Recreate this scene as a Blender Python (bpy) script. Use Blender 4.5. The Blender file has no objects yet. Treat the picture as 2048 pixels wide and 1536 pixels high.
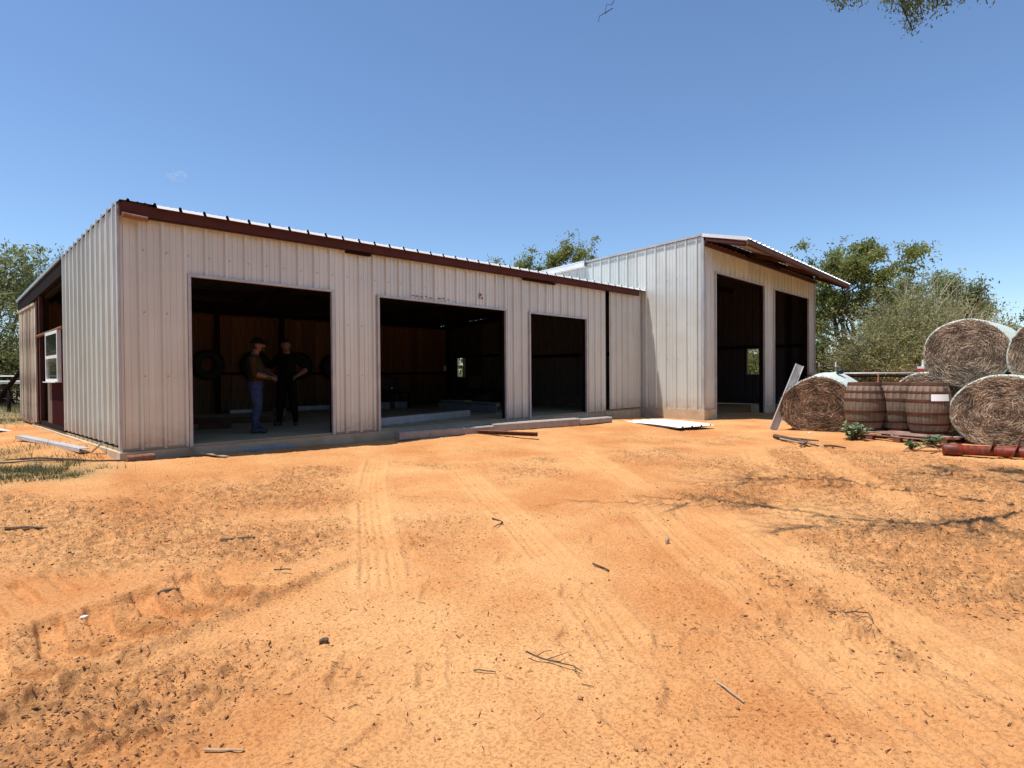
import bpy, bmesh, math, random
import numpy as np
from mathutils import Vector, Matrix, Quaternion

scene = bpy.context.scene
COL = scene.collection
rnd = random.Random(7)
nrg = np.random.default_rng(7)

# ------------------------------------------------------------------ camera
CAM_POS = (-2.0165, -8.9302, 0.9168)
FWD = Vector((0.72182693, 0.69194844, -0.01316208))
RGT = Vector((0.69192427, -0.72193572, -0.0070448))
UPV = Vector((0.01437682, 0.00402203, 0.99988856))
cam_data = bpy.data.cameras.new('camera')
cam_data.sensor_fit = 'HORIZONTAL'
cam_data.sensor_width = 36.0
cam_data.lens = 36.0 * 1179.95 / 2048.0
cam_data.clip_start = 0.05
cam_data.clip_end = 6000.0
cam = bpy.data.objects.new('camera', cam_data)
COL.objects.link(cam)
m = Matrix.Identity(4)
for i in range(3):
    m[i][0] = RGT[i]; m[i][1] = UPV[i]; m[i][2] = -FWD[i]; m[i][3] = CAM_POS[i]
cam.matrix_world = m
scene.camera = cam

# ------------------------------------------------------------------ light
SUN_VEC = Vector((-0.30, 0.148, 1.0)).normalized()          # towards the sun
SUN_EL = math.asin(SUN_VEC.z)
SUN_AZ = math.atan2(SUN_VEC.x, SUN_VEC.y)                   # clockwise from +Y
world = bpy.data.worlds.new('World')
scene.world = world
world.use_nodes = True
wn = world.node_tree.nodes; wl = world.node_tree.links
wn.clear()
w_out = wn.new('ShaderNodeOutputWorld')
w_bg = wn.new('ShaderNodeBackground')
w_sky = wn.new('ShaderNodeTexSky')
w_sky.sky_type = 'NISHITA'
w_sky.sun_disc = False
w_sky.sun_elevation = SUN_EL
w_sky.sun_rotation = SUN_AZ
w_sky.altitude = 0.0
w_sky.air_density = 1.0
w_sky.dust_density = 0.05
w_sky.ozone_density = 6.0
w_bg.inputs['Strength'].default_value = 0.12
wl.new(w_sky.outputs['Color'], w_bg.inputs['Color'])
wl.new(w_bg.outputs['Background'], w_out.inputs['Surface'])
sun_d = bpy.data.lights.new('sun', 'SUN')
sun_d.energy = 4.4
sun_d.angle = math.radians(0.53)
sun_d.color = (1.0, 0.97, 0.92)
sun = bpy.data.objects.new('sun', sun_d)
sun.rotation_euler = SUN_VEC.to_track_quat('Z', 'Y').to_euler()
sun.location = (0, 0, 30)
COL.objects.link(sun)
scene.view_settings.view_transform = 'Standard'
scene.view_settings.look = 'None'
scene.view_settings.exposure = 0.45
scene.view_settings.gamma = 1.0
scene.view_settings.use_curve_mapping = False
scene.render.engine = 'CYCLES'
scene.cycles.max_bounces = 6
scene.cycles.diffuse_bounces = 2
scene.cycles.glossy_bounces = 3
scene.cycles.transparent_max_bounces = 8
scene.cycles.use_denoising = True
scene.cycles.denoising_prefilter = 'NONE'
scene.cycles.denoising_input_passes = 'RGB_ALBEDO_NORMAL'
scene.cycles.sample_clamp_indirect = 6.0


# ------------------------------------------------------------------ helpers
def set_tags(o, label=None, cat=None, group=None, kind=None):
    if label: o['label'] = label
    if cat: o['category'] = cat
    if group: o['group'] = group
    if kind: o['kind'] = kind
    return o


def thing(name, label, cat, loc=(0, 0, 0), rz=0.0, group=None):
    o = bpy.data.objects.new(name, None)
    o.empty_display_size = 0.2
    o.location = loc
    o.rotation_euler = (0, 0, rz)
    COL.objects.link(o)
    return set_tags(o, label, cat, group)


class MB:
    """collects polygons; build() links them as one mesh object"""
    def __init__(s):
        s.v = []; s.f = []; s.mi = []; s.cur = 0

    def add(s, verts, faces):
        b = len(s.v)
        s.v.extend([tuple(p) for p in verts])
        for f in faces:
            s.f.append([b + i for i in f]); s.mi.append(s.cur)

    def box(s, lo, hi):
        x0, y0, z0 = lo; x1, y1, z1 = hi
        s.add([(x0, y0, z0), (x1, y0, z0), (x1, y1, z0), (x0, y1, z0), (x0, y0, z1), (x1, y0, z1), (x1, y1, z1), (x0, y1, z1)],
              [(0, 3, 2, 1), (4, 5, 6, 7), (0, 1, 5, 4), (1, 2, 6, 5), (2, 3, 7, 6), (3, 0, 4, 7)])

    def beam(s, p0, p1, w, h, up=(0, 0, 1), bev=0.0):
        p0 = Vector(p0); p1 = Vector(p1)
        d = (p1 - p0).normalized()
        up = Vector(up)
        if abs(d.dot(up)) > 0.98: up = Vector((1, 0, 0))
        sx = d.cross(up).normalized(); sz = sx.cross(d).normalized()
        a, b = w / 2, h / 2
        if bev > 0:
            ring = [(-a + bev, -b), (a - bev, -b), (a, -b + bev), (a, b - bev), (a - bev, b), (-a + bev, b), (-a, b - bev), (-a, -b + bev)]
        else:
            ring = [(-a, -b), (a, -b), (a, b), (-a, b)]
        n = len(ring)
        vs = [p0 + sx * u + sz * w_ for u, w_ in ring] + [p1 + sx * u + sz * w_ for u, w_ in ring]
        fs = [(i, (i + 1) % n, n + (i + 1) % n, n + i) for i in range(n)]
        fs += [tuple(range(n - 1, -1, -1)), tuple(range(n, 2 * n))]
        s.add(vs, fs)

    def channel(s, p0, p1, w, h, t=0.006, up=(0, 0, 1), lip=True):
        """C section: web on the -side, flanges top and bottom"""
        p0 = Vector(p0); p1 = Vector(p1)
        d = (p1 - p0).normalized(); up = Vector(up)
        sx = d.cross(up).normalized(); sz = sx.cross(d).normalized()
        for (u0, u1, z0, z1) in ((-w / 2, -w / 2 + t, -h / 2, h / 2), (-w / 2, w / 2, h / 2 - t, h / 2 + .001), (-w / 2, w / 2, -h / 2 - .001, -h / 2 + t)):
            vs = []
            for p in (p0, p1):
                for (u, z) in ((u0, z0), (u1, z0), (u1, z1), (u0, z1)):
                    vs.append(p + sx * u + sz * z)
            s.add(vs, [(0, 1, 5, 4), (1, 2, 6, 5), (2, 3, 7, 6), (3, 0, 4, 7), (3, 2, 1, 0), (4, 5, 6, 7)])

    def tube(s, pts, rad, n=8, caps=True):
        pts = [Vector(p) for p in pts]
        if not hasattr(rad, '__len__'): rad = [rad] * len(pts)
        up = None; base = len(s.v); k = len(pts)
        for i, p in enumerate(pts):
            d = (pts[min(i + 1, k - 1)] - pts[max(i - 1, 0)])
            if d.length < 1e-9: d = Vector((0, 0, 1))
            d.normalize()
            if up is None:
                up = Vector((0, 0, 1)) if abs(d.z) < 0.9 else Vector((1, 0, 0))
            sx = d.cross(up)
            if sx.length < 1e-6: sx = d.cross(Vector((0.3, 1, 0.2)))
            sx.normalize(); up = sx.cross(d).normalized()
            for j in range(n):
                a = 2 * math.pi * j / n
                q = p + (sx * math.cos(a) + up * math.sin(a)) * rad[i]
                s.v.append(tuple(q))
        for i in range(k - 1):
            for j in range(n):
                j2 = (j + 1) % n
                s.f.append([base + i * n + j, base + i * n + j2, base + (i + 1) * n + j2, base + (i + 1) * n + j]); s.mi.append(s.cur)
        if caps:
            s.f.append([base + j for j in range(n - 1, -1, -1)]); s.mi.append(s.cur)
            s.f.append([base + (k - 1) * n + j for j in range(n)]); s.mi.append(s.cur)

    def lathe(s, prof, n=24, c=(0, 0, 0), closed=False):
        """prof = [(r, z)]"""
        base = len(s.v); k = len(prof)
        for r, z in prof:
            for j in range(n):
                a = 2 * math.pi * j / n
                s.v.append((c[0] + r * math.cos(a), c[1] + r * math.sin(a), c[2] + z))
        for i in range(k if closed else k - 1):
            i2 = (i + 1) % k
            for j in range(n):
                j2 = (j + 1) % n
                s.f.append([base + i * n + j, base + i * n + j2, base + i2 * n + j2, base + i2 * n + j]); s.mi.append(s.cur)

    def blob(s, c, r, seed=0, rough=0.25, sub=1):
        bm = bmesh.new()
        bmesh.ops.create_icosphere(bm, subdivisions=sub, radius=1.0)
        R = random.Random(seed)
        vs = [(c[0] + v.co.x * r[0] * (1 + R.uniform(-rough, rough)), c[1] + v.co.y * r[1] * (1 + R.uniform(-rough, rough)), c[2] + v.co.z * r[2] * (1 + R.uniform(-rough, rough))) for v in bm.verts]
        bm.verts.index_update()
        s.add(vs, [[v.index for v in f.verts] for f in bm.faces])
        bm.free()

    def mesh(s, name, mats, smooth=False):
        me = bpy.data.meshes.new(name)
        me.from_pydata(s.v, [], s.f)
        if not isinstance(mats, (list, tuple)): mats = [mats]
        for m_ in mats: me.materials.append(m_)
        if len(mats) > 1: me.polygons.foreach_set('material_index', s.mi)
        if smooth: me.polygons.foreach_set('use_smooth', [True] * len(me.polygons))
        me.update()
        return me

    def build(s, name, mats, parent=None, smooth=False, loc=None, rz=None):
        o = bpy.data.objects.new(name, s.mesh(name, mats, smooth))
        COL.objects.link(o)
        if parent is not None: o.parent = parent
        if loc is not None: o.location = loc
        if rz is not None: o.rotation_euler = (0, 0, rz)
        return o


def add_copy(src, parent, loc=None, rot=None):
    c = src.copy(); COL.objects.link(c); c.parent = parent
    if loc is not None: c.location = loc
    if rot is not None: c.rotation_euler = rot
    return c


def np_mesh(name, verts, faces, mats, parent=None, smooth=False):
    """verts (n,3) array, faces (m,k) array"""
    me = bpy.data.meshes.new(name)
    n = len(verts); mf, k = faces.shape
    me.vertices.add(n); me.vertices.foreach_set('co', np.ascontiguousarray(verts, dtype=np.float32).ravel())
    me.loops.add(mf * k); me.loops.foreach_set('vertex_index', np.ascontiguousarray(faces, dtype=np.int32).ravel())
    me.polygons.add(mf); me.polygons.foreach_set('loop_start', np.arange(0, mf * k, k, dtype=np.int32))
    if smooth: me.polygons.foreach_set('use_smooth', np.ones(mf, dtype=bool))
    for m_ in (mats if isinstance(mats, (list, tuple)) else [mats]): me.materials.append(m_)
    me.update(calc_edges=True); me.validate()
    o = bpy.data.objects.new(name, me); COL.objects.link(o)
    if parent is not None: o.parent = parent
    return o


# numpy value noise
def _hash(ix, iy, seed):
    h = (ix.astype(np.int64) * 374761393 + iy.astype(np.int64) * 668265263 + seed * 1274126177) & 0xffffffff
    h = ((h ^ (h >> 13)) * 1274126177) & 0xffffffff
    h = h ^ (h >> 16)
    return (h & 0xffff).astype(np.float64) / 65535.0


def vnoise(x, y, seed=0):
    x0 = np.floor(x); y0 = np.floor(y)
    fx = x - x0; fy = y - y0
    fx = fx * fx * (3 - 2 * fx); fy = fy * fy * (3 - 2 * fy)
    a = _hash(x0, y0, seed); b = _hash(x0 + 1, y0, seed); c = _hash(x0, y0 + 1, seed); d = _hash(x0 + 1, y0 + 1, seed)
    return (a * (1 - fx) + b * fx) * (1 - fy) + (c * (1 - fx) + d * fx) * fy


def fbm(x, y, seed=0, oct=4):
    t = 0; amp = 0.5; s = 0
    for i in range(oct):
        t = t + amp * vnoise(x, y, seed + i * 17); s += amp
        x = x * 2.03 + 11.3; y = y * 2.03 + 5.7; amp *= 0.5
    return t / s


def sst(a, b, x):
    t = np.clip((x - a) / (b - a), 0, 1)
    return t * t * (3 - 2 * t)


# ------------------------------------------------------------------ materials
def new_mat(name):
    mt = bpy.data.materials.new(name); mt.use_nodes = True
    nt = mt.node_tree
    return mt, nt, nt.nodes['Principled BSDF']


def rgb(c): return (c[0], c[1], c[2], 1.0)


def mat_basic(name, c1, c2=None, rough=0.6, metal=0.0, scale=6.0, stretch=(1, 1, 1), bump=0.0, bscale=40.0, vary=0.0, detail=5.0, lo=0.35, hi=0.65, spec=0.4, back=None, island=0.0):
    mt, nt, b = new_mat(name)
    N = nt.nodes.new; L = nt.links.new
    tc = N('ShaderNodeTexCoord'); mp = N('ShaderNodeMapping')
    mp.inputs['Scale'].default_value = stretch
    L(tc.outputs['Object'], mp.inputs['Vector'])
    b.inputs['Roughness'].default_value = rough
    b.inputs['Metallic'].default_value = metal
    b.inputs['Specular IOR Level'].default_value = spec
    col = None
    if c2 is not None:
        ns = N('ShaderNodeTexNoise'); ns.inputs['Scale'].default_value = scale; ns.inputs['Detail'].default_value = detail
        ns.inputs['Roughness'].default_value = 0.6
        L(mp.outputs['Vector'], ns.inputs['Vector'])
        rp = N('ShaderNodeValToRGB')
        rp.color_ramp.elements[0].position = lo; rp.color_ramp.elements[1].position = hi
        rp.color_ramp.elements[0].color = rgb(c1); rp.color_ramp.elements[1].color = rgb(c2)
        L(ns.outputs['Fac'], rp.inputs['Fac'])
        col = rp.outputs['Color']
    else:
        cn = N('ShaderNodeRGB'); cn.outputs[0].default_value = rgb(c1); col = cn.outputs[0]
    if vary > 0 or island > 0:
        hs = N('ShaderNodeHueSaturation')
        mr = N('ShaderNodeMapRange')
        if island > 0:
            g = N('ShaderNodeNewGeometry'); L(g.outputs['Random Per Island'], mr.inputs['Value']); a = island
        else:
            oi = N('ShaderNodeObjectInfo'); L(oi.outputs['Random'], mr.inputs['Value']); a = vary
        mr.inputs['To Min'].default_value = 1 - a; mr.inputs['To Max'].default_value = 1 + a
        L(mr.outputs['Result'], hs.inputs['Value']); L(col, hs.inputs['Color'])
        col = hs.outputs['Color']
    if back is not None:
        g2 = N('ShaderNodeNewGeometry'); mx = N('ShaderNodeMix'); mx.data_type = 'RGBA'
        L(g2.outputs['Backfacing'], mx.inputs['Factor']); L(col, mx.inputs['A']); mx.inputs['B'].default_value = rgb(back)
        col = mx.outputs['Result']
        mm = N('ShaderNodeMath'); mm.operation = 'MULTIPLY_ADD'
        L(g2.outputs['Backfacing'], mm.inputs[0]); mm.inputs[1].default_value = -metal; mm.inputs[2].default_value = metal
        L(mm.outputs[0], b.inputs['Metallic'])
    L(col, b.inputs['Base Color'])
    if bump > 0:
        nb = N('ShaderNodeTexNoise'); nb.inputs['Scale'].default_value = bscale; nb.inputs['Detail'].default_value = 6
        L(mp.outputs['Vector'], nb.inputs['Vector'])
        bp = N('ShaderNodeBump'); bp.inputs['Strength'].default_value = min(1.0, bump); bp.inputs['Distance'].default_value = 0.02
        L(nb.outputs['Fac'], bp.inputs['Height']); L(bp.outputs['Normal'], b.inputs['Normal'])
    return mt


def mat_leaf(name, c1, c2, trans=0.45, rough=0.5, patch=0.0):
    mt, nt, b = new_mat(name)
    N = nt.nodes.new; L = nt.links.new
    g = N('ShaderNodeNewGeometry'); rp = N('ShaderNodeValToRGB')
    rp.color_ramp.elements[0].color = rgb(c1); rp.color_ramp.elements[1].color = rgb(c2)
    L(g.outputs['Random Per Island'], rp.inputs['Fac'])
    col = rp.outputs['Color']
    if patch > 0:                                               # browner and paler handfuls of straw
        tc = N('ShaderNodeTexCoord'); nz = N('ShaderNodeTexNoise'); nz.inputs['Scale'].default_value = 5.0; nz.inputs['Detail'].default_value = 4; L(tc.outputs['Object'], nz.inputs['Vector'])
        mr = N('ShaderNodeMapRange'); mr.inputs['From Min'].default_value = .38; mr.inputs['From Max'].default_value = .62; mr.inputs['To Min'].default_value = 1 - patch; mr.inputs['To Max'].default_value = 1 + patch * .4; L(nz.outputs['Fac'], mr.inputs['Value'])
        hs = N('ShaderNodeHueSaturation'); L(mr.outputs['Result'], hs.inputs['Value']); L(col, hs.inputs['Color']); col = hs.outputs['Color']
    L(col, b.inputs['Base Color'])
    b.inputs['Roughness'].default_value = rough; b.inputs['Specular IOR Level'].default_value = 0.3
    tr = N('ShaderNodeBsdfTranslucent'); L(col, tr.inputs['Color'])
    mx = N('ShaderNodeMixShader'); mx.inputs[0].default_value = trans
    out = nt.nodes['Material Output']
    L(b.outputs[0], mx.inputs[1]); L(tr.outputs[0], mx.inputs[2]); L(mx.outputs[0], out.inputs['Surface'])
    return mt


def mat_galv(name, col=(0.70, 0.715, 0.655), metal=0.25, rough=0.36, back=(0.075, 0.066, 0.058), oil=0.12):  # back: inner face, by default toned dark for the gloom indoors
    mt, nt, b = new_mat(name)
    N = nt.nodes.new; L = nt.links.new
    tc = N('ShaderNodeTexCoord')
    oi = N('ShaderNodeObjectInfo')
    # spangle and faint dirt streaks that run down the sheet
    mp = N('ShaderNodeMapping'); mp.inputs['Scale'].default_value = (9, 9, 0.5)
    L(tc.outputs['Object'], mp.inputs['Vector'])
    n1 = N('ShaderNodeTexNoise'); n1.inputs['Scale'].default_value = 1.0; n1.inputs['Detail'].default_value = 6
    L(mp.outputs['Vector'], n1.inputs['Vector'])
    n2 = N('ShaderNodeTexNoise'); n2.inputs['Scale'].default_value = 1.7; n2.inputs['Detail'].default_value = 4
    L(tc.outputs['Object'], n2.inputs['Vector'])
    ad = N('ShaderNodeMath'); ad.operation = 'ADD'; L(n1.outputs['Fac'], ad.inputs[0]); L(n2.outputs['Fac'], ad.inputs[1])
    rp = N('ShaderNodeValToRGB')
    rp.color_ramp.elements[0].position = 0.36; rp.color_ramp.elements[1].position = 0.62
    d = 0.90
    rp.color_ramp.elements[0].color = rgb((col[0] * d, col[1] * d * 0.98, col[2] * d * 0.95)); rp.color_ramp.elements[1].color = rgb(col)
    hf = N('ShaderNodeMath'); hf.operation = 'MULTIPLY'; hf.inputs[1].default_value = 0.5
    L(ad.outputs[0], hf.inputs[0]); L(hf.outputs[0], rp.inputs['Fac'])
    hs = N('ShaderNodeHueSaturation'); mr = N('ShaderNodeMapRange'); mr.inputs['To Min'].default_value = 0.93; mr.inputs['To Max'].default_value = 1.05
    L(oi.outputs['Random'], mr.inputs['Value']); L(mr.outputs['Result'], hs.inputs['Value']); L(rp.outputs['Color'], hs.inputs['Color'])
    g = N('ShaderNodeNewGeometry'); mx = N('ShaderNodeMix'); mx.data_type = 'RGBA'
    sx = N('ShaderNodeSeparateXYZ'); L(tc.outputs['Object'], sx.inputs[0])
    zr = N('ShaderNodeMapRange'); zr.inputs['From Min'].default_value = 0.45; zr.inputs['From Max'].default_value = 0.0; L(sx.outputs['Z'], zr.inputs['Value'])
    n4 = N('ShaderNodeTexNoise'); n4.inputs['Scale'].default_value = 7.0; n4.inputs['Detail'].default_value = 6; L(tc.outputs['Object'], n4.inputs['Vector'])
    zm = N('ShaderNodeMath'); zm.operation = 'MULTIPLY'; L(zr.outputs['Result'], zm.inputs[0]); L(n4.outputs['Fac'], zm.inputs[1])
    zc = N('ShaderNodeMapRange'); zc.inputs['From Min'].default_value = 0.12; zc.inputs['From Max'].default_value = 0.65; zc.inputs['To Max'].default_value = 0.55; L(zm.outputs[0], zc.inputs['Value'])
    md = N('ShaderNodeMix'); md.data_type = 'RGBA'; L(zc.outputs['Result'], md.inputs['Factor']); L(hs.outputs['Color'], md.inputs['A']); md.inputs['B'].default_value = rgb((0.42, 0.24, 0.12))
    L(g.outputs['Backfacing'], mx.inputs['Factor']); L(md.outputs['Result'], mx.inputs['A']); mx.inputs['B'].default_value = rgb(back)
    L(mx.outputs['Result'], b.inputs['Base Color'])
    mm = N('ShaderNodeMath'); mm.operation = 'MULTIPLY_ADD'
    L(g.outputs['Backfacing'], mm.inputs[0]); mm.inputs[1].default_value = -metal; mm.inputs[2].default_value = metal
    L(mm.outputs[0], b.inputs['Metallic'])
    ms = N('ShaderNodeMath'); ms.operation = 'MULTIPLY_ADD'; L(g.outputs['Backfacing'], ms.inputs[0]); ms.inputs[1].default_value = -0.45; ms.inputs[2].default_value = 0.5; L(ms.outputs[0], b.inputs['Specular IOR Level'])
    rr = N('ShaderNodeMapRange'); rr.inputs['To Min'].default_value = rough - 0.06; rr.inputs['To Max'].default_value = rough + 0.12
    L(n2.outputs['Fac'], rr.inputs['Value']); L(rr.outputs['Result'], b.inputs['Roughness'])
    # gentle oil-canning of thin sheet
    mp2 = N('ShaderNodeMapping'); mp2.inputs['Scale'].default_value = (2.2, 2.2, 1.1); L(tc.outputs['Object'], mp2.inputs['Vector'])
    n3 = N('ShaderNodeTexNoise'); n3.inputs['Scale'].default_value = 1.0; n3.inputs['Detail'].default_value = 1.5
    L(mp2.outputs['Vector'], n3.inputs['Vector'])
    bp = N('ShaderNodeBump'); bp.inputs['Strength'].default_value = oil; bp.inputs['Distance'].default_value = 0.08
    L(n3.outputs['Fac'], bp.inputs['Height']); L(bp.outputs['Normal'], b.inputs['Normal'])
    return mt


M = {}
M['galv'] = mat_galv('galvanised_sheet')
M['shade_sheet'] = mat_galv('shade_toned_sheet', (0.125, 0.120, 0.110), 0.1, 0.5, oil=0.08)  # galvanised sheet again, darkened to carry the shade indoors
M['roof'] = mat_galv('roof_sheet', (0.68, 0.69, 0.70), 0.35, 0.45, back=(0.06, 0.05, 0.045))  # underside colour holds the shade below the roof
M['soffit'] = mat_galv('awning_sheet', (0.68, 0.69, 0.70), 0.35, 0.45, back=(0.50, 0.47, 0.43))
M['white_sheet'] = mat_basic('white_sheet', (0.74, 0.74, 0.72), (0.82, 0.82, 0.81), 0.4, 0.1, 3)
M['trim'] = mat_basic('trim_metal', (0.44, 0.43, 0.42), (0.55, 0.54, 0.53), 0.4, 0.25, 4)
M['white'] = mat_basic('white_paint', (0.74, 0.73, 0.70), (0.82, 0.81, 0.79), 0.4, 0, 8)
M['primer'] = mat_basic('red_primer_steel', (0.058, 0.011, 0.006), (0.080, 0.017, 0.009), 0.7, 0.0, 5, (1, 1, 1), 0.05, 30, vary=0.12)
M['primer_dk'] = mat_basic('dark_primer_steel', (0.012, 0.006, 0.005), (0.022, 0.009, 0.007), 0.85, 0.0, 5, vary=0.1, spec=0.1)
M['rust'] = mat_basic('rusty_steel', (0.16, 0.065, 0.035), (0.30, 0.13, 0.07), 0.8, 0.0, 14, bump=0.2, bscale=60)
M['rust_dk'] = mat_basic('brown_primer_steel', (0.085, 0.036, 0.018), (0.14, 0.062, 0.032), 0.7, 0.0, 6)
M['steel_gray'] = mat_basic('gray_steel', (0.30, 0.32, 0.34), (0.40, 0.42, 0.44), 0.4, 0.4, 5)
M['concrete'] = mat_basic('concrete', (0.46, 0.34, 0.21), (0.58, 0.45, 0.31), 0.9, 0, 3.5, bump=0.3, bscale=50)
M['floor_conc'] = mat_basic('dusty_concrete_floor', (0.36, 0.25, 0.13), (0.48, 0.35, 0.20), 0.9, 0, 1.4, bump=0.1, bscale=30)
M['kerb'] = mat_basic('old_concrete_beam', (0.30, 0.26, 0.22), (0.42, 0.37, 0.32), 0.9, 0, 6, bump=0.4, bscale=45, vary=0.06)
M['plank_in'] = mat_basic('brown_fence_plank', (0.10, 0.050, 0.022), (0.165, 0.085, 0.04), 0.75, 0, 3, (9, 9, 0.8), 0.2, 20, vary=0.28)
M['picket'] = mat_basic('weathered_picket', (0.10, 0.06, 0.035), (0.56, 0.45, 0.33), 0.85, 0, 1.6, (14, 14, 1.0), 0.3, 16, vary=0.3, lo=0.36, hi=0.54)
M['maroon'] = mat_basic('maroon_board', (0.030, 0.004, 0.004), (0.040, 0.006, 0.005), 0.95, 0, 2, spec=0.05)
M['olive_board'] = mat_basic('raw_board', (0.13, 0.09, 0.055), (0.17, 0.12, 0.08), 0.8, 0, 2, (6, 6, 0.7))
M['glass'] = mat_basic('window_glass', (0.012, 0.015, 0.013), None, 0.06, 0, spec=0.7)
M['black'] = mat_basic('black_plastic', (0.012, 0.012, 0.013), (0.02, 0.02, 0.02), 0.55, 0, 6)
M['rubber'] = mat_basic('tyre_rubber', (0.014, 0.014, 0.014), (0.022, 0.021, 0.02), 0.75, 0, 12)
M['dark_cloth'] = mat_basic('dark_cloth', (0.005, 0.0055, 0.0065), (0.009, 0.009, 0.011), 0.95, 0, 18, spec=0.08)
M['olive_cloth'] = mat_basic('olive_shirt', (0.030, 0.020, 0.009), (0.048, 0.034, 0.015), 0.95, 0, 14, spec=0.1)
M['denim'] = mat_basic('blue_denim', (0.028, 0.042, 0.10), (0.055, 0.08, 0.15), 0.9, 0, 10, spec=0.1)
M['skin'] = mat_basic('skin', (0.15, 0.066, 0.040), (0.19, 0.088, 0.055), 0.55, 0, 20)
M['shoe'] = mat_basic('shoe_leather', (0.05, 0.035, 0.03), (0.08, 0.06, 0.05), 0.6, 0, 12)
M['oak'] = mat_basic('barrel_oak', (0.100, 0.067, 0.040), (0.275, 0.208, 0.148), 0.8, 0, 1.0, (12, 12, 1.2), 0.25, 18, vary=0.11, lo=0.32, hi=0.62)
M['hoop'] = mat_basic('rusty_hoop', (0.070, 0.019, 0.009), (0.125, 0.036, 0.017), 0.8, 0.0, 9)
M['pallet'] = mat_basic('pallet_wood', (0.20, 0.115, 0.085), (0.36, 0.24, 0.19), 0.85, 0, 1.5, (3, 3, 9), 0.3, 18, vary=0.2)
M['pallet_block'] = mat_basic('pallet_block', (0.14, 0.05, 0.03), (0.20, 0.08, 0.05), 0.85, 0, 4)
M['orange_red'] = mat_basic('worn_red_paint', (0.085, 0.026, 0.014), (0.30, 0.032, 0.012), 0.5, 0, 5.0, (1, 3, 3), bump=0.15, lo=0.42, hi=0.62)
M['net'] = mat_basic('net_wrap', (0.44, 0.48, 0.41), (0.60, 0.64, 0.57), 0.6, 0, 20, (1, 6, 1), 0.3, 40)
M['hay_core'] = mat_basic('hay_core', (0.085, 0.052, 0.036), (0.22, 0.15, 0.105), 0.95, 0, 14, bump=0.8, bscale=30)
M['paper'] = mat_basic('paper', (0.86, 0.86, 0.86), None, 0.6)
M['bark'] = mat_basic('bark', (0.045, 0.034, 0.026), (0.11, 0.085, 0.065), 0.9, 0, 8, (3, 3, 1), 0.5, 24)
M['pale_twig'] = mat_basic('pale_twig', (0.30, 0.25, 0.17), (0.48, 0.42, 0.31), 0.85, 0, 5, island=0.35)
M['leaf'] = mat_leaf('mesquite_leaf', (0.110, 0.132, 0.030), (0.360, 0.370, 0.110))
M['leaf_gray'] = mat_leaf('grey_green_leaf', (0.120, 0.145, 0.055), (0.380, 0.405, 0.190))
M['leaf_olive'] = mat_leaf('olive_leaf', (0.190, 0.198, 0.062), (0.460, 0.465, 0.195), 0.5)
M['leaf_olive2'] = mat_leaf('green_olive_leaf', (0.110, 0.128, 0.034), (0.330, 0.335, 0.120))
M['leaf_fresh'] = mat_leaf('fresh_mesquite_leaf', (0.060, 0.092, 0.026), (0.190, 0.245, 0.075))
M['leaf_dark'] = mat_leaf('dark_leaf', (0.050, 0.065, 0.018), (0.160, 0.175, 0.055))
M['leaf_weed'] = mat_leaf('weed_leaf', (0.080, 0.140, 0.060), (0.300, 0.380, 0.220), 0.25)
M['grass'] = mat_leaf('grass_blade', (0.070, 0.080, 0.025), (0.22, 0.19, 0.085), 0.2)
M['straw'] = mat_leaf('straw_strand', (0.19, 0.125, 0.080), (0.64, 0.50, 0.355), 0.12, 0.7, 0.45)
M['straw_brown'] = mat_leaf('brown_straw_strand', (0.10, 0.052, 0.028), (0.50, 0.33, 0.21), 0.12, 0.7, 0.5)
M['clod'] = mat_basic('dirt_clod', (0.28, 0.12, 0.048), (0.46, 0.23, 0.10), 0.95, 0, 20, island=0.35)
M['litter'] = mat_leaf('litter_strand', (0.085, 0.036, 0.016), (0.36, 0.20, 0.09), 0.0, 0.9)
M['dark_twig'] = mat_basic('dark_twig', (0.055, 0.032, 0.02), (0.13, 0.085, 0.055), 0.9, 0, 12, bump=0.4, bscale=60, vary=0.25)
M['tan_twig'] = mat_basic('tan_twig', (0.33, 0.24, 0.15), (0.46, 0.36, 0.24), 0.9, 0, 12)
M['pebble'] = mat_basic('pale_stone', (0.62, 0.58, 0.50), (0.72, 0.69, 0.62), 0.8, 0, 20)
M['cable'] = mat_basic('dark_cable', (0.02, 0.014, 0.012), (0.045, 0.025, 0.02), 0.6, 0, 9)


# ------------------------------------------------------------------ ground
def ground_base(X, Y):
    X = np.asarray(X, dtype=float); Y = np.asarray(Y, dtype=float)
    s = np.interp(X, [-2, 0, 3.5, 9.8, 12.3, 14, 22], [-.175, -.135, -.190, -.15, -.255, -.262, -.27])
    s = s + .075 * sst(0.2, 1.2, Y) * (1 - sst(0.3, 1.2, np.abs(X + .1) * .8))
    w = sst(-3.2, -.6, Y) * (1 - sst(21, 23, X))
    return -.29 * (1 - w) + s * w


def gz(x, y): return float(ground_base(x, y))


def seg_dist(X, Y, a, b):
    ax, ay = a; bx, by = b
    dx, dy = bx - ax, by - ay
    L = math.hypot(dx, dy)
    t = ((X - ax) * dx + (Y - ay) * dy) / L          # along, metres
    n = ((X - ax) * -dy + (Y - ay) * dx) / L          # left of the line
    return t, n, L


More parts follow.
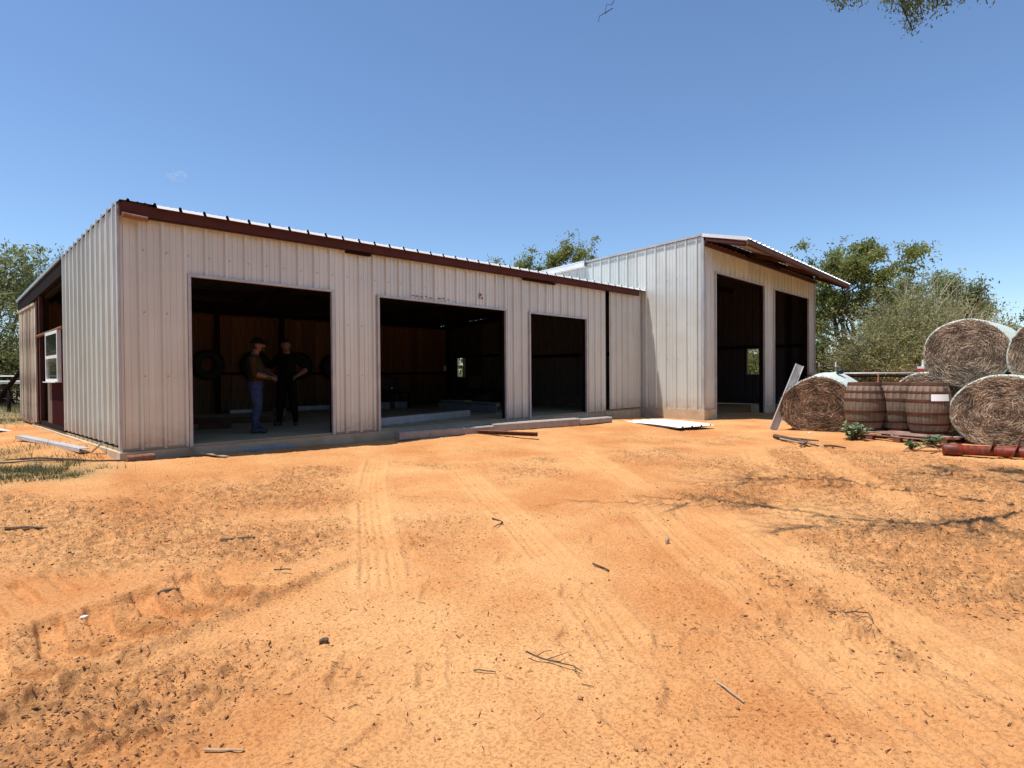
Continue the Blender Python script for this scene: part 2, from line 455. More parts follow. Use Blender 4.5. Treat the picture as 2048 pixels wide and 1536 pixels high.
def build_ground():
    cx, cy = CAM_POS[0], CAM_POS[1]
    r = np.concatenate([[0.05, 0.4, 0.8, 1.1], np.geomspace(1.35, 24, 700), np.geomspace(25, 420, 60)[0:]])
    yaw = math.atan2(FWD.y, FWD.x)
    half = math.radians(47)
    a1 = np.linspace(-half, half, 760)
    a2 = np.linspace(half, 2 * math.pi - half, 60)[1:-1]
    ang = np.concatenate([a1, a2]) + yaw
    RR, AA = np.meshgrid(r, ang, indexing='ij')
    X = cx + RR * np.cos(AA); Y = cy + RR * np.sin(AA)
    Z = ground_base(X, Y)
    near = 1 - sst(9, 22, RR)
    out = np.clip(-(Y + 0.1) / 0.3, 0, 1) + (X < -0.05) + (X > 22)   # not under the buildings
    out = np.clip(out, 0, 1)
    und = (fbm(X * 0.55, Y * 0.55, 3, 3) - 0.5) * 0.07 + (fbm(X * 1.7, Y * 1.7, 9, 3) - 0.5) * 0.035
    fine = (fbm(X * 7, Y * 7, 21, 4) - 0.5) * 0.028
    # rougher, littered zones (old duff and churned soil)
    lit = np.zeros_like(X)
    for (px, py, sx, am) in ((-0.75, -3.7, 0.75, 1.0), (-0.2, -4.5, 0.55, 0.95), (-1.3, -2.6, 0.9, 0.9), (0.4, -2.9, 0.9, 0.7), (-1.55, -6.5, 0.5, .75), (3.4, -8.3, 1.3, 0.7), (5.4, -8.2, 1.6, 1.0), (3.9, -6.6, 0.8, 0.8),
                             (1.4, -8.1, 0.55, 0.65), (5.6, -5.5, 1.4, 0.7), (7.3, -6.6, 1.3, 0.8), (1.5, -2.3, 0.35, 0.9), (2.6, -8.7, 0.7, .7), (8.8, -3.6, 1.2, .55), (4.0, -3.2, 1.5, .4), (0.2, -5.0, .7, .35)):
        lit = np.maximum(lit, am * np.exp(-((X - px) ** 2 + (Y - py) ** 2) / (2 * sx * sx)))
    ln = fbm(X * 1.4 + 3, Y * 1.4, 33, 4)
    litm = np.clip(sst(0.40, 0.78, lit * 0.80 + ln * 0.70 - 0.12), 0, 1)
    rough = (fbm(X * 16, Y * 16, 41, 3) - 0.5)
    clods = np.maximum(0, fbm(X * 24, Y * 24, 55, 2) - 0.58) * 0.10
    hz = und + fine * (0.5 + 0.9 * litm) + rough * 0.020 * (0.25 + litm * 1.2) + clods * (0.25 + litm)
    # tractor tyre print with lug chevrons, foreground left
    t, n, L = seg_dist(X, Y, (-2.35, -6.05), (-0.45, -5.25))
    n = n - 0.05 * np.sin(t * 2.0)
    inside = sst(-0.36, -0.31, n) * (1 - sst(0.36, 0.46, n)) * sst(-0.1, 0.15, t) * (1 - sst(L - 0.35, L + 0.1, t))
    lug = np.sin((t + 0.05 * (fbm(X * 4, Y * 4, 77, 2) - .5) - 0.55 * np.abs(n) - 0.25 * np.sign(n) * 0.5) * 2 * math.pi / 0.235)
    lugh = sst(-0.45, 0.25, lug)
    wob = (fbm(X * 9, Y * 9, 71, 3) - 0.5)
    hz = hz + inside * (-0.048 * lugh * (.55 + .45 * sst(.3, .5, fbm(X * 3.1, Y * 3.1, 73, 3))) + 0.055 * wob + 0.05 * (fbm(X * 22, Y * 22, 75, 2) - .5) * (1 - lugh))
    ridge = np.exp(-((n + 0.36) / 0.045) ** 2) * sst(-0.2, 0.2, t) * (1 - sst(L + .1, L + 0.5, t))
    hz = hz + ridge * (0.045 + 0.06 * wob)
    litm = np.maximum(litm, inside * (1 - lugh) * (0.55 + 1.0 * wob))
    hz = hz + np.exp(-((n - 0.42) / 0.05) ** 2) * sst(-0.2, 0.2, t) * (1 - sst(L - .2, L + 0.2, t)) * (0.015 + 0.02 * wob)
    litm = np.maximum(litm, ridge * (0.85 + 1.0 * wob))
    # second lug print further left
    t2, n2, L2 = seg_dist(X, Y, (-1.9, -4.85), (-0.95, -4.25))
    ins2 = (1 - sst(0.2, 0.3, np.abs(n2))) * sst(-.1, .15, t2) * (1 - sst(L2 - .2, L2 + .1, t2))
    hz = hz + ins2 * (-0.008 - 0.035 * sst(-0.1, 0.5, np.sin((t2 - 0.5 * n2) * 2 * math.pi / 0.2)))
    trk = np.zeros_like(X)
    # car tyre prints: shallow grooves with fine cross tread
    def tread(a, b, half_w, depth, pitch, grooves=4):
        nonlocal hz
        t, n, L = seg_dist(X, Y, a, b)
        n = n + 0.05 * np.sin(t * 0.9)
        band = (1 - sst(half_w - 0.02, half_w + 0.02, np.abs(n))) * sst(-.2, .4, t) * (1 - sst(L - .4, L + .3, t))
        pat = np.abs(np.sin(n / half_w * math.pi * grooves * 0.5)) * 0.6 + 0.4 * sst(0, .5, np.sin((t + 0.35 * np.abs(n)) * 2 * math.pi / pitch))
        brk = sst(0.34, 0.52, fbm(X * 0.9, Y * 0.9, 87, 3))
        trk[:] = np.maximum(trk, (1 - sst(half_w, half_w + 0.14, np.abs(n))) * sst(-.4, .6, t) * (1 - sst(L - .6, L + .4, t)) * (0.35 + 0.65 * brk))
        hz = hz + band * brk * (-depth + depth * 0.9 * pat)
        hz = hz + brk * np.exp(-((np.abs(n) - half_w - 0.025) / 0.025) ** 2) * depth * 0.5 * sst(-.2, .4, t) * (1 - sst(L - .4, L + .3, t))
    tread((2.6, -1.9), (-1.0, -7.3), 0.12, 0.020, 0.05)
    tread((3.9, -2.0), (0.1, -7.6), 0.12, 0.016, 0.05)
    tread((6.2, -2.6), (2.2, -6.9), 0.12, 0.024, 0.055)
    tread((3.2, -5.6), (0.2, -8.75), 0.11, 0.018, 0.045)
    tread((3.6, -6.0), (0.6, -9.1), 0.11, 0.016, 0.045)
    tread((8.2, -4.9), (3.2, -7.2), 0.13, 0.024, 0.06)
    tread((8.8, -5.6), (3.8, -8.0), 0.13, 0.024, 0.06)
    # drag streaks, right foreground
    t, n, L = seg_dist(X, Y, (3.2, -5.9), (0.1, -9.0))
    st = (fbm(n * 16, t * 0.7, 97, 3) - 0.5) * 0.040 * np.exp(-(n / 0.6) ** 2) * sst(-.3, .4, t)
    hz = hz + st
    # shoe prints
    for (px, py, a, sc) in ((-0.03, -7.86, 0.4, 1), (-0.31, -7.84, 1.3, 1), (-0.97, -7.25, 0.2, 1), (0.345, -7.6, 0.5, 1), (-0.55, -7.05, 0.9, 1), (0.1, -7.25, 0.4, .9), (0.55, -6.9, 0.6, 1), (-0.75, -6.75, 0.7, 1), (0.05, -6.3, 0.8, 1), (1.0, -7.2, 0.9, 1),
                            (-1.0, -6.5, 2.3, 1), (.75, -6.2, .6, 1), (1.5, -6.4, .5, 1), (.4, -5.6, 1.1, 1)):
        ca, sa = math.cos(a), math.sin(a)
        u = ((X - px) * ca + (Y - py) * sa) / (0.135 * sc); v = (-(X - px) * sa + (Y - py) * ca) / (0.060 * sc)
        v = v * (1 + 0.25 * np.cos(u * 3.0))
        d = np.sqrt(u * u + v * v)
        hz = hz - (1 - sst(0.55, 1.10, d)) * (0.011 + 0.003 * np.sin(u * 22)) + np.exp(-((d - 1.2) / 0.2) ** 2) * 0.007
    # drift of soil against the slab in the eave shade
    hz = hz + np.exp(-((Y + 0.35) / 0.22) ** 2) * sst(0.6, 1.5, X) * (1 - sst(5, 6.5, X)) * (fbm(X * 3.5, Y * 6, 61, 3) - 0.35) * 0.10
    Z = Z + hz * near * (0.15 + 0.85 * out)
    # land cover masks
    grass = sst(9.0, 12.5, Y) * (1 - sst(16, 22, X)) + sst(20, 26, X) + sst(5, 12, -X - 0) * 0 + sst(26, 40, RR)
    grass = np.maximum(grass, sst(6.5, 9.0, Y) * (X < 0) * sst(0.35, 0.6, fbm(X * 1.1, Y * 1.1, 13, 3) + 0.12))
    for (px, py, sx, am) in ((-1.05, -0.1, 0.5, 1.0), (-1.7, 0.6, 0.8, 1.0), (-0.72, -0.75, 0.28, .9), (-1.5, 1.8, 0.6, .8), (-0.35, 8.9, .8, .9)):
        grass = np.maximum(grass, am * np.exp(-((X - px) ** 2 + (Y - py) ** 2) / (2 * sx * sx)) * sst(.3, .55, fbm(X * 3, Y * 3, 15, 3) + .1))
    grass = np.maximum(grass, sst(1.5, 2.3, -X - .10 * np.clip(-Y, 0, 9)) * sst(-3.5, -1.5, Y) * (Y < 60))
    grass = np.clip(grass, 0, 1)
    nr, na = X.shape
    verts = np.stack([X, Y, Z], -1).reshape(-1, 3)
    idx = np.arange(nr * na).reshape(nr, na)
    i2 = np.roll(idx, -1, axis=1)
    faces = np.stack([idx[:-1], idx[1:], i2[1:], i2[:-1]], -1).reshape(-1, 4)
    # material
    mt, nt, b = new_mat('sandy_soil')
    N = nt.nodes.new; Lk = nt.links.new
    tc = N('ShaderNodeTexCoord')
    def noise(scale, det=5, rough_=0.6):
        n_ = N('ShaderNodeTexNoise'); n_.inputs['Scale'].default_value = scale; n_.inputs['Detail'].default_value = det; n_.inputs['Roughness'].default_value = rough_
        Lk(tc.outputs['Object'], n_.inputs['Vector']); return n_.outputs['Fac']
    def ramp(fac, p0, c0, p1, c1):
        r_ = N('ShaderNodeValToRGB'); r_.color_ramp.elements[0].position = p0; r_.color_ramp.elements[1].position = p1
        r_.color_ramp.elements[0].color = rgb(c0); r_.color_ramp.elements[1].color = rgb(c1)
        Lk(fac, r_.inputs['Fac']); return r_.outputs['Color']
    def mix(f, a, b_):
        x = N('ShaderNodeMix'); x.data_type = 'RGBA'
        if hasattr(f, 'is_linked') or hasattr(f, 'node'): Lk(f, x.inputs['Factor'])
        else: x.inputs['Factor'].default_value = f
        Lk(a, x.inputs['A']); Lk(b_, x.inputs['B']); return x.outputs['Result']
    def attr(nm):
        a = N('ShaderNodeAttribute'); a.attribute_name = nm; return a.outputs['Fac']
    sand = ramp(noise(0.9, 6), 0.34, (0.540, 0.222, 0.073), 0.68, (0.680, 0.366, 0.150))
    grit = ramp(noise(70, 4, 0.7), 0.40, (0.30, 0.14, 0.055), 0.52, (1, 1, 1))
    mul = N('ShaderNodeMix'); mul.data_type = 'RGBA'; mul.blend_type = 'MULTIPLY'; mul.inputs['Factor'].default_value = 0.42
    Lk(sand, mul.inputs['A']); Lk(grit, mul.inputs['B']); sand = mul.outputs['Result']
    pale = ramp(noise(5, 5), 0.35, (0.61, 0.300, 0.112), 0.65, (0.72, 0.405, 0.175))
    tf = N('ShaderNodeMath'); tf.operation = 'MULTIPLY'; Lk(attr('track'), tf.inputs[0]); tf.inputs[1].default_value = 0.38
    sand = mix(tf.outputs[0], sand, pale)
    litc = ramp(noise(30, 5, 0.75), 0.36, (0.17, 0.075, 0.030), 0.66, (0.46, 0.23, 0.09))
    lf = N('ShaderNodeMath'); lf.operation = 'MULTIPLY'; Lk(attr('litter'), lf.inputs[0])
    lr = N('ShaderNodeMapRange'); lr.inputs['From Min'].default_value = 0.42; lr.inputs['From Max'].default_value = 0.60; lr.inputs['To Max'].default_value = 0.85; Lk(noise(11, 6, 0.7), lr.inputs['Value']); Lk(lr.outputs['Result'], lf.inputs[1])
    c = mix(lf.outputs[0], sand, litc)
    grc = ramp(noise(3.0, 6, 0.7), 0.38, (0.12, 0.12, 0.04), 0.62, (0.34, 0.255, 0.13))
    gm = N('ShaderNodeMath'); gm.operation = 'MULTIPLY'; Lk(attr('grass'), gm.inputs[0]); gm.inputs[1].default_value = 0.9
    c = mix(gm.outputs[0], c, grc)
    Lk(c, b.inputs['Base Color'])
    b.inputs['Roughness'].default_value = 0.95; b.inputs['Specular IOR Level'].default_value = 0.15
    b1 = N('ShaderNodeBump'); b1.inputs['Strength'].default_value = 0.75; b1.inputs['Distance'].default_value = 0.02; Lk(noise(38, 6, 0.7), b1.inputs['Height'])
    b2 = N('ShaderNodeBump'); b2.inputs['Strength'].default_value = 0.5; b2.inputs['Distance'].default_value = 0.006; Lk(noise(150, 3, 0.7), b2.inputs['Height'])
    Lk(b1.outputs['Normal'], b2.inputs['Normal']); Lk(b2.outputs['Normal'], b.inputs['Normal'])
    o = np_mesh('ground', verts, faces, mt, smooth=True)
    me = o.data
    for nm, arr in (('litter', litm * near * (1 - 0.75 * trk)), ('grass', grass), ('track', trk * near)):
        at = me.attributes.new(nm, 'FLOAT', 'POINT'); at.data.foreach_set('value', arr.reshape(-1).astype(np.float32))
    o['kind'] = 'structure'
    # where litter lies: seed points for the loose bits, weighted by cover and cell area
    w = (litm * near * (1 - 0.75 * trk) * RR * RR * (RR > 1.4) * (RR < 11) * (np.abs((AA - yaw + math.pi) % (2 * math.pi) - math.pi) < half * .95) * (out > .5)).reshape(-1)
    w = w ** 1.6 / (RR.reshape(-1) ** 1.9 + 1e-6)
    gg = np.random.default_rng(4)
    pick = gg.choice(len(w), 60000, p=w / w.sum())
    return verts[pick]


LITTER_SPOTS = build_ground()


# ------------------------------------------------------------------ corrugated sheet
def rib_profile(u0, u1, c0, pitch, h=0.036, hw=0.036, tw=0.016):
    pts = []
    k0 = int(math.floor((u0 - c0) / pitch)) - 1; k1 = int(math.ceil((u1 - c0) / pitch)) + 1
    for k in range(k0, k1 + 1):
        c = c0 + k * pitch
        pts += [(c - hw, 0), (c - tw, h), (c + tw, h), (c + hw, 0)]
        for f in (0.36, 0.64):
            mm = c + pitch * f
            pts += [(mm - 0.013, 0), (mm - 0.006, 0.0085), (mm + 0.006, 0.0085), (mm + 0.013, 0)]
    return pts


def corrugated(root, name, P, u0, u1, vlo, vhi, c0, pitch, mat, openings=(), per_sheet=3, h=0.036, hw=0.036, tw=0.016, lift=0.0012, first=0):
    """P(u, v, n) -> world point; vlo/vhi callables of u; one object per sheet of PER_SHEET ribs"""
    pts = rib_profile(u0, u1, c0, pitch, h, hw, tw)
    us = np.array([p[0] for p in pts]); ns = np.array([p[1] for p in pts])
    edges = [u0]
    k = math.ceil((u0 - c0) / pitch - 0.2)
    e = c0 + (k + first) * pitch - hw * 0.0
    w = per_sheet * pitch
    while e < u1 - 0.04:
        if e > edges[-1] + 0.05: edges.append(e)
        e += w
    edges.append(u1)
    objs = []
    for si in range(len(edges) - 1):
        a, b = edges[si], edges[si + 1]
        a2 = a - (tw if si > 0 else 0.0)
        b2 = b + (tw if si < len(edges) - 2 else 0.0)
        br = {a2, b2}
        br.update(float(x) for x in us if a2 < x < b2)
        for (oa, ob, va, vb) in openings:
            for x in (oa, ob):
                if a2 < x < b2: br.add(x)
        br = sorted(br)
        mb = MB()
        off = lift * (si % 2)
        for i in range(len(br) - 1):
            x0, x1 = br[i], br[i + 1]
            if x1 - x0 < 1e-6: continue
            n0 = float(np.interp(x0, us, ns)) + off; n1 = float(np.interp(x1, us, ns)) + off
            mid = (x0 + x1) / 2
            iv = [(0.0, 0.0, None)]
            spans = [(None, None)]
            cuts = sorted((va, vb) for (oa, ob, va, vb) in openings if oa < mid < ob)
            lo = 'lo'; segs = []
            cur = None
            for (va, vb) in cuts:
                segs.append((cur, va)); cur = vb
            segs.append((cur, None))
            for (s0, s1) in segs:
                q = []
                for (x, n) in ((x0, n0), (x1, n1)):
                    l = vlo(x) if s0 is None else s0
                    t = vhi(x) if s1 is None else s1
                    q.append((x, n, l, t))
                if q[0][3] - q[0][2] < 1e-4: continue
                vs = [P(q[0][0], q[0][2], q[0][1]), P(q[1][0], q[1][2], q[1][1]), P(q[1][0], q[1][3], q[1][1]), P(q[0][0], q[0][3], q[0][1])]
                mb.add(vs, [(0, 1, 2, 3)])
        if mb.f:
            objs.append(mb.build(name, mat, root))
    return objs


def screws(root, P, us, vs, mat, skip=()):
    mb = MB()
    for v in vs:
        for u in us:
            if any(oa - .03 < u < ob + .03 and va - .03 < v < vb + .03 for (oa, ob, va, vb) in skip): continue
            pts = []
            for (n, r) in ((0.001, 0.012), (0.007, 0.009)):
                for j in range(6):
                    a = j * math.pi / 3
                    pts.append(P(u + r * math.cos(a), v + r * math.sin(a), n))
            mb.add(pts, [(0, 1, 7, 6), (1, 2, 8, 7), (2, 3, 9, 8), (3, 4, 10, 9), (4, 5, 11, 10), (5, 0, 6, 11), (6, 7, 8, 9, 10, 11)])
    o = mb.build('screw_heads', mat, root)
    o['kind'] = 'stuff'
    return o


# ------------------------------------------------------------------ low workshop
low = thing('workshop', 'long low open-front metal workshop with dark red fascia and three wide doorways', 'workshop')
def roof_z(x, y): return 3.18 + 0.0095 * x - 0.0494 * (y + 0.12)

# slab with a ledge showing under the sheets
mb = MB(); mb.box((-0.05, -0.085, -0.40), (12.42, 7.05, -0.035)); mb.build('footing', M['concrete'], low)
mb = MB(); mb.box((0.0, -0.02, -0.034), (12.50, 8.85, 0.0)); mb.build('floor_slab', M['floor_conc'], low)

DOORS = [(0.80, 3.00, -0.1, 2.33), (3.863, 7.102, -0.1, 2.33), (7.843, 9.995, -0.1, 2.33)]
PF = lambda u, v, n: (u, -0.004 - n, v)
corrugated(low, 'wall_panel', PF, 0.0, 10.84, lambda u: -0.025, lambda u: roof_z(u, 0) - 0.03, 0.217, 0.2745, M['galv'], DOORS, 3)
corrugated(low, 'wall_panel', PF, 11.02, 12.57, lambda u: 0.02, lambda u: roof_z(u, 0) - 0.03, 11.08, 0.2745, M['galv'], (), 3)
screws(low, PF, [0.217 + 0.2745 * k + 0.05 for k in range(0, 44) if not 10.7 < 0.217 + .2745 * k < 11.0], [0.06, 0.95, 1.80, 2.62], M['steel_gray'], DOORS)
# left end wall, front part sheeted
PL = lambda u, v, n: (-0.004 - n, 3.66 - u, v)
corrugated(low, 'wall_panel', PL, 0.0, 3.675, lambda u: 0.045, lambda u: roof_z(0, 3.66 - u) + 0.055, 0.10, 0.3048, M['galv'], (), 3)
sm = MB(); Rs = random.Random(9)
for (cx_, cz_, w_, h_) in [(4.62 + .105 * i, 2.425 + Rs.uniform(-.012, .012), .035, .016) for i in range(9) if i != 5] + [(6.33, 2.60, .03, .05), (6.38, 2.53, .022, .028), (6.30, 2.54, .018, .018)]:
    for q_ in range(2):
        a_ = [(cx_ + Rs.uniform(-.02, .02) + w_ * math.cos(k_) * Rs.uniform(.5, 1.1), -.0405 - .001 * q_, cz_ + h_ * math.sin(k_) * Rs.uniform(.5, 1.1)) for k_ in np.linspace(0, 6.28, 9)[:-1]]
        sm.add(a_, [tuple(range(8))])
o = sm.build('rust_smudges', M['rust'], low); o['kind'] = 'stuff'
# corner trim, plain folded angle
mb = MB(); mb.box((-0.040, -0.036, -0.02), (-0.034, 0.03, 3.20)); mb.box((-0.040, -0.042, -0.02), (-0.010, -0.0365, 3.10)); mb.build('corner_trim', M['trim'], low)
# right wall of the rear part (behind the tall barn)
PRw = lambda u, v, n: (12.60 + n, u, v)
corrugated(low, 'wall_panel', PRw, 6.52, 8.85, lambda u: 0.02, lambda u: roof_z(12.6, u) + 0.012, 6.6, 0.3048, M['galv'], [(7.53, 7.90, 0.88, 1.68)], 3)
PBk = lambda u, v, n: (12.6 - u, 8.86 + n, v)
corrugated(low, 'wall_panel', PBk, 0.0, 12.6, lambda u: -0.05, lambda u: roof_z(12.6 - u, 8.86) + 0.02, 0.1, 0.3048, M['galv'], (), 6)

# roof sheets, ribs running down the slope to the back
PR = lambda u, v, n: (u, v, roof_z(u, v) + 0.012 + n)
corrugated(low, 'roof_panel', PR, -0.03, 12.603, lambda u: -0.17, lambda u: 8.98, 0.364, 0.3048, M['roof'], (), 3, 0.026, 0.024, 0.011)

k = 0
while 0.364 + 0.3048 * k < 12.3:
    xa = (0.364 + 0.3048 * k) + 0.021; xb = xa + 0.3048 - 0.042
    z0 = roof_z(xa, -.17) + .012; z1 = roof_z(xb, -.17) + .012
    mb = MB(); mb.add([(xa, -.171, z0 + .004), (xb, -.171, z1 + .004), (xb, -.208, z1 - .040), (xa, -.208, z0 - .040), (xa, -.171, z0), (xb, -.171, z1), (xb, -.206, z1 - .044), (xa, -.206, z0 - .044)],
                      [(0, 3, 2, 1), (4, 5, 6, 7), (3, 7, 6, 2), (0, 4, 7, 3), (1, 2, 6, 5)])
    mb.build('drip_edge', M['white_sheet'], low); k += 1
mb = MB(); mb.beam((-0.045, 3.67, roof_z(0, 3.67) + .01), (-0.045, 8.99, roof_z(0, 8.99) + .01), .03, .06); mb.build('rake_trim', M['steel_gray'], low)
# red fascia purlins, three lengths, with splice pieces below
for (a, b) in ((-0.02, 3.70), (3.705, 8.70), (8.705, 12.30)):
    mb = MB(); mb.channel((b, -0.095, roof_z(b, -.1) - 0.082), (a, -0.095, roof_z(a, -.1) - 0.082), 0.075, 0.165, 0.008)
    mb.build('fascia_purlin', M['primer'], low)
for (a, b) in ((3.22, 3.69), (7.60, 8.68)):
    mb = MB(); mb.box((a, -0.115, roof_z(a, 0) - 0.200), (b, -0.045, roof_z(a, 0) - 0.168)); mb.build('fascia_splice', M['primer_dk'], low)
mb = MB(); mb.box((0.0, -0.139, 2.985), (0.30, -0.1335, 3.185)); mb.build('fascia_plate', M['primer'], low)
mb = MB(); mb.tube([(-0.01, -0.175, 3.005), (0.27, -0.20, 2.985)], [0.034, 0.034], 12, caps=False); mb.tube([(-0.01, -0.175, 3.005), (0.268, -0.20, 2.985)], [0.027, 0.027], 12)
mb.build('stub_pipe', M['rust'], low)

# door trims and the tube frame of every doorway
for (a, b, z0, zt) in DOORS:
    mb = MB()
    mb.box((a - 0.012, -0.052, -0.03), (a + 0.030, -0.0, zt)); mb.box((b - 0.030, -0.052, -0.03), (b + 0.012, -0.0, zt))
    mb.box((a - 0.012, -0.054, zt - 0.001), (b + 0.012, 0.0, zt + 0.036))
    mb.build('door_trim', M['trim'], low)
    for x in (a - 0.056, b + 0.056):
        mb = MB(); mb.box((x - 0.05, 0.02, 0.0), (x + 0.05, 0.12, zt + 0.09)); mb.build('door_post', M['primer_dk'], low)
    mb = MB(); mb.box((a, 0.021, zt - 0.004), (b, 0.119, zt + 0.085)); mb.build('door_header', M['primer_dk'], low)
# dark post in the gap beside the last doorway
mb = MB(); mb.box((10.865, 0.05, -0.02), (10.965, 0.15, 3.05)); mb.build('door_post', M['primer_dk'], low)
mb = MB(); mb.box((10.70, -0.10, -0.12), (11.25, 0.3, -0.02)); mb.build('footing', M['concrete'], low)

# interior frame
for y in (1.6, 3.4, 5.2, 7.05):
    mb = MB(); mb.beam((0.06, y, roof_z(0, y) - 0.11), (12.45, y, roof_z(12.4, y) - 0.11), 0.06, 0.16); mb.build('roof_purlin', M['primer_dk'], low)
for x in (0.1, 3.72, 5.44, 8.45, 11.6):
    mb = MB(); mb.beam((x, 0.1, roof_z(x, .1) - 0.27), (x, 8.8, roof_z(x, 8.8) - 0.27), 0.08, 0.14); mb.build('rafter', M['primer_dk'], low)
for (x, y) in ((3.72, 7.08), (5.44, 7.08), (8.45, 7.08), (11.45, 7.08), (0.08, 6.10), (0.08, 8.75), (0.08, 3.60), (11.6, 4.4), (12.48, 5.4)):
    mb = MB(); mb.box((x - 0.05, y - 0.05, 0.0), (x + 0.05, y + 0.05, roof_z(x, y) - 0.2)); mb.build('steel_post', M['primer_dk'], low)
# plank partition at the back
plank_mb = MB(); plank_mb.box((-0.096, -0.011, 0), (0.096, 0.011, 2.53))
plank0 = None
R_ = random.Random(3)
x = 0.25; k = 0
while x < 11.5:
    z_off = R_.uniform(-0.015, 0.02)
    if plank0 is None:
        plank0 = plank_mb.build('plank', M['plank_in'], low, loc=(x, 7.22, 0.02 + z_off)); p_ = plank0
    else:
        p_ = add_copy(plank0, low, (x, 7.22 + (k % 2) * 0.012, 0.02 + z_off))
    x += 0.198; k += 1
mb = MB(); mb.box((0.15, 7.16, 2.515), (11.5, 7.20, 2.57)); mb.build('top_rail', M['plank_in'], low)
mb = MB(); mb.box((0.15, 7.165, 1.0), (11.5, 7.205, 1.07)); mb.build('girt', M['primer_dk'], low)
for (y0, y1) in ((5.0, 7.9),):
    mb = MB(); mb.box((12.44, y0, 1.60), (12.54, y1, 1.70)); mb.build('girt', M['primer_dk'], low)
mb = MB(); mb.box((12.44, 0.3, 1.50), (12.54, 4.95, 1.60)); mb.build('girt', M['primer_dk'], low)
# small white two-light window in the right rear wall
mb = MB()
for (y0, y1, z0, z1) in ((7.53, 7.57, .88, 1.68), (7.86, 7.90, .88, 1.68), (7.57, 7.86, .88, .92), (7.57, 7.86, 1.64, 1.68), (7.57, 7.86, 1.26, 1.30)):
    mb.box((12.56, y0, z0), (12.63, y1, z1))
mb.build('window', M['white'], low)
# electrical box on the partition
mb = MB(); mb.box((11.32, 7.13, 1.12), (11.45, 7.20, 1.30)); mb.build('switch_box', M['white'], low)

# rear half of the left end: pickets, opening, window, boards
pk = None
y = 6.50; k = 0
while y < 8.74:
    hh = 2.42 + R_.uniform(-0.03, 0.04)
    if pk is None:
        pmb = MB(); pmb.box((-0.012, -0.063, 0), (0.012, 0.063, 2.42)); pk = pmb.build('picket', M['picket'], low, loc=(-0.03, y, 0.04)); p_ = pk
    else:
        p_ = add_copy(pk, low, (-0.03 + R_.uniform(-0.008, 0.008), y, 0.04 + R_.uniform(-0.03, 0.015)), (R_.uniform(-.006, .006), 0, R_.uniform(-.08, .08)))
    y += 0.158; k += 1
mb = MB(); mb.box((-0.06, 6.44, 2.44), (0.04, 8.80, 2.49)); mb.build('top_rail', M['picket'], low)
mb = MB(); mb.box((-0.02, 6.42, 0.0), (0.03, 8.80, 0.06)); mb.build('bottom_rail', M['concrete'], low)
mb = MB(); mb.beam((0.0, 3.66, roof_z(0, 3.66) - 0.16), (0.0, 8.9, roof_z(0, 8.9) - 0.16), 0.07, 0.24); mb.build('rake_beam', M['primer_dk'], low)
mb = MB(); mb.box((-0.035, 6.30, 0.0), (0.045, 6.38, 2.52)); mb.build('steel_post', M['primer'], low)
mb = MB(); mb.box((-0.02, 6.10, 0.0), (0.06, 6.17, 2.78)); mb.build('steel_post', M['primer'], low)
mb = MB(); mb.tube([(-0.03, 6.30, 1.79), (-0.03, 3.64, 1.815)], 0.028, 8); mb.build('rail_pipe', M['rust'], low)
mb = MB(); mb.box((-0.02, 3.66, 0.0), (0.06, 7.0, 0.09)); mb.build('bottom_rail', M['primer_dk'], low)
mb = MB(); mb.box((0.0, 3.66, 0.09), (0.02, 4.98, 0.885)); mb.build('board', M['maroon'], low)
mb = MB(); mb.box((0.002, 4.985, 0.09), (0.022, 5.42, 0.885)); mb.build('board', M['olive_board'], low)
mb = MB(); mb.box((0.004, 3.68, 0.885), (0.024, 3.98, 1.78)); mb.build('board', M['maroon'], low)
win = MB()
for (y0, y1, z0, z1) in ((4.0, 4.055, .88, 1.79), (5.145, 5.20, .88, 1.79), (4.055, 5.145, .88, .93), (4.055, 5.145, 1.735, 1.79), (4.055, 5.145, 1.30, 1.355)):
    win.box((-0.060, y0, z0), (0.0, y1, z1))
win_o = win.build('window', M['white'], low)
for (z0, z1, xo) in ((.93, 1.30, -0.028), (1.355, 1.735, -0.05)):
    mb = MB(); mb.box((xo - .004, 4.056, z0 + .001), (xo + .004, 5.144, z1 - .001)); mb.build('pane', M['glass'], win_o)
mb = MB(); mb.box((-0.10, 3.97, 0.86), (0.0, 5.23, 0.879)); mb.build('sill', M['white'], win_o)

# ------------------------------------------------------------------ tall barn
tall = thing('barn', 'tall metal barn with a sloping front awning and two tall doorways', 'barn', (0, 0, 0))
TX0, TX1, TY0, TY1 = 12.608, 21.6, -1.847, 6.50
def tz(y): return 4.575 - 0.052 * (y - TY0)
def kd(root_loc): pass
TD = [(13.28, 16.735, -1, 3.665), (17.535, 20.90, -1, 3.645)]
PTF = lambda u, v, n: (u, TY0 - 0.004 - n, v)
corrugated(tall, 'wall_panel', PTF, TX0, TX1, lambda u: 0.0 if u < 13.3 else (-0.05 if u < 20 else -0.26), lambda u: 4.42, 12.76, 0.3048, M['galv'], TD, 3)
PTL = lambda u, v, n: (TX0 - 0.004 - n, TY1 - u, v)
corrugated(tall, 'wall_panel', PTL, 0.0, TY1 - TY0, lambda u: 0.002, lambda u: tz(TY1 - u) - 0.03, TY1 - TY0 - 0.16, 0.3048, M['galv'], [(0.0, TY1 - 0.03, 0.002, 3.20)], 3)
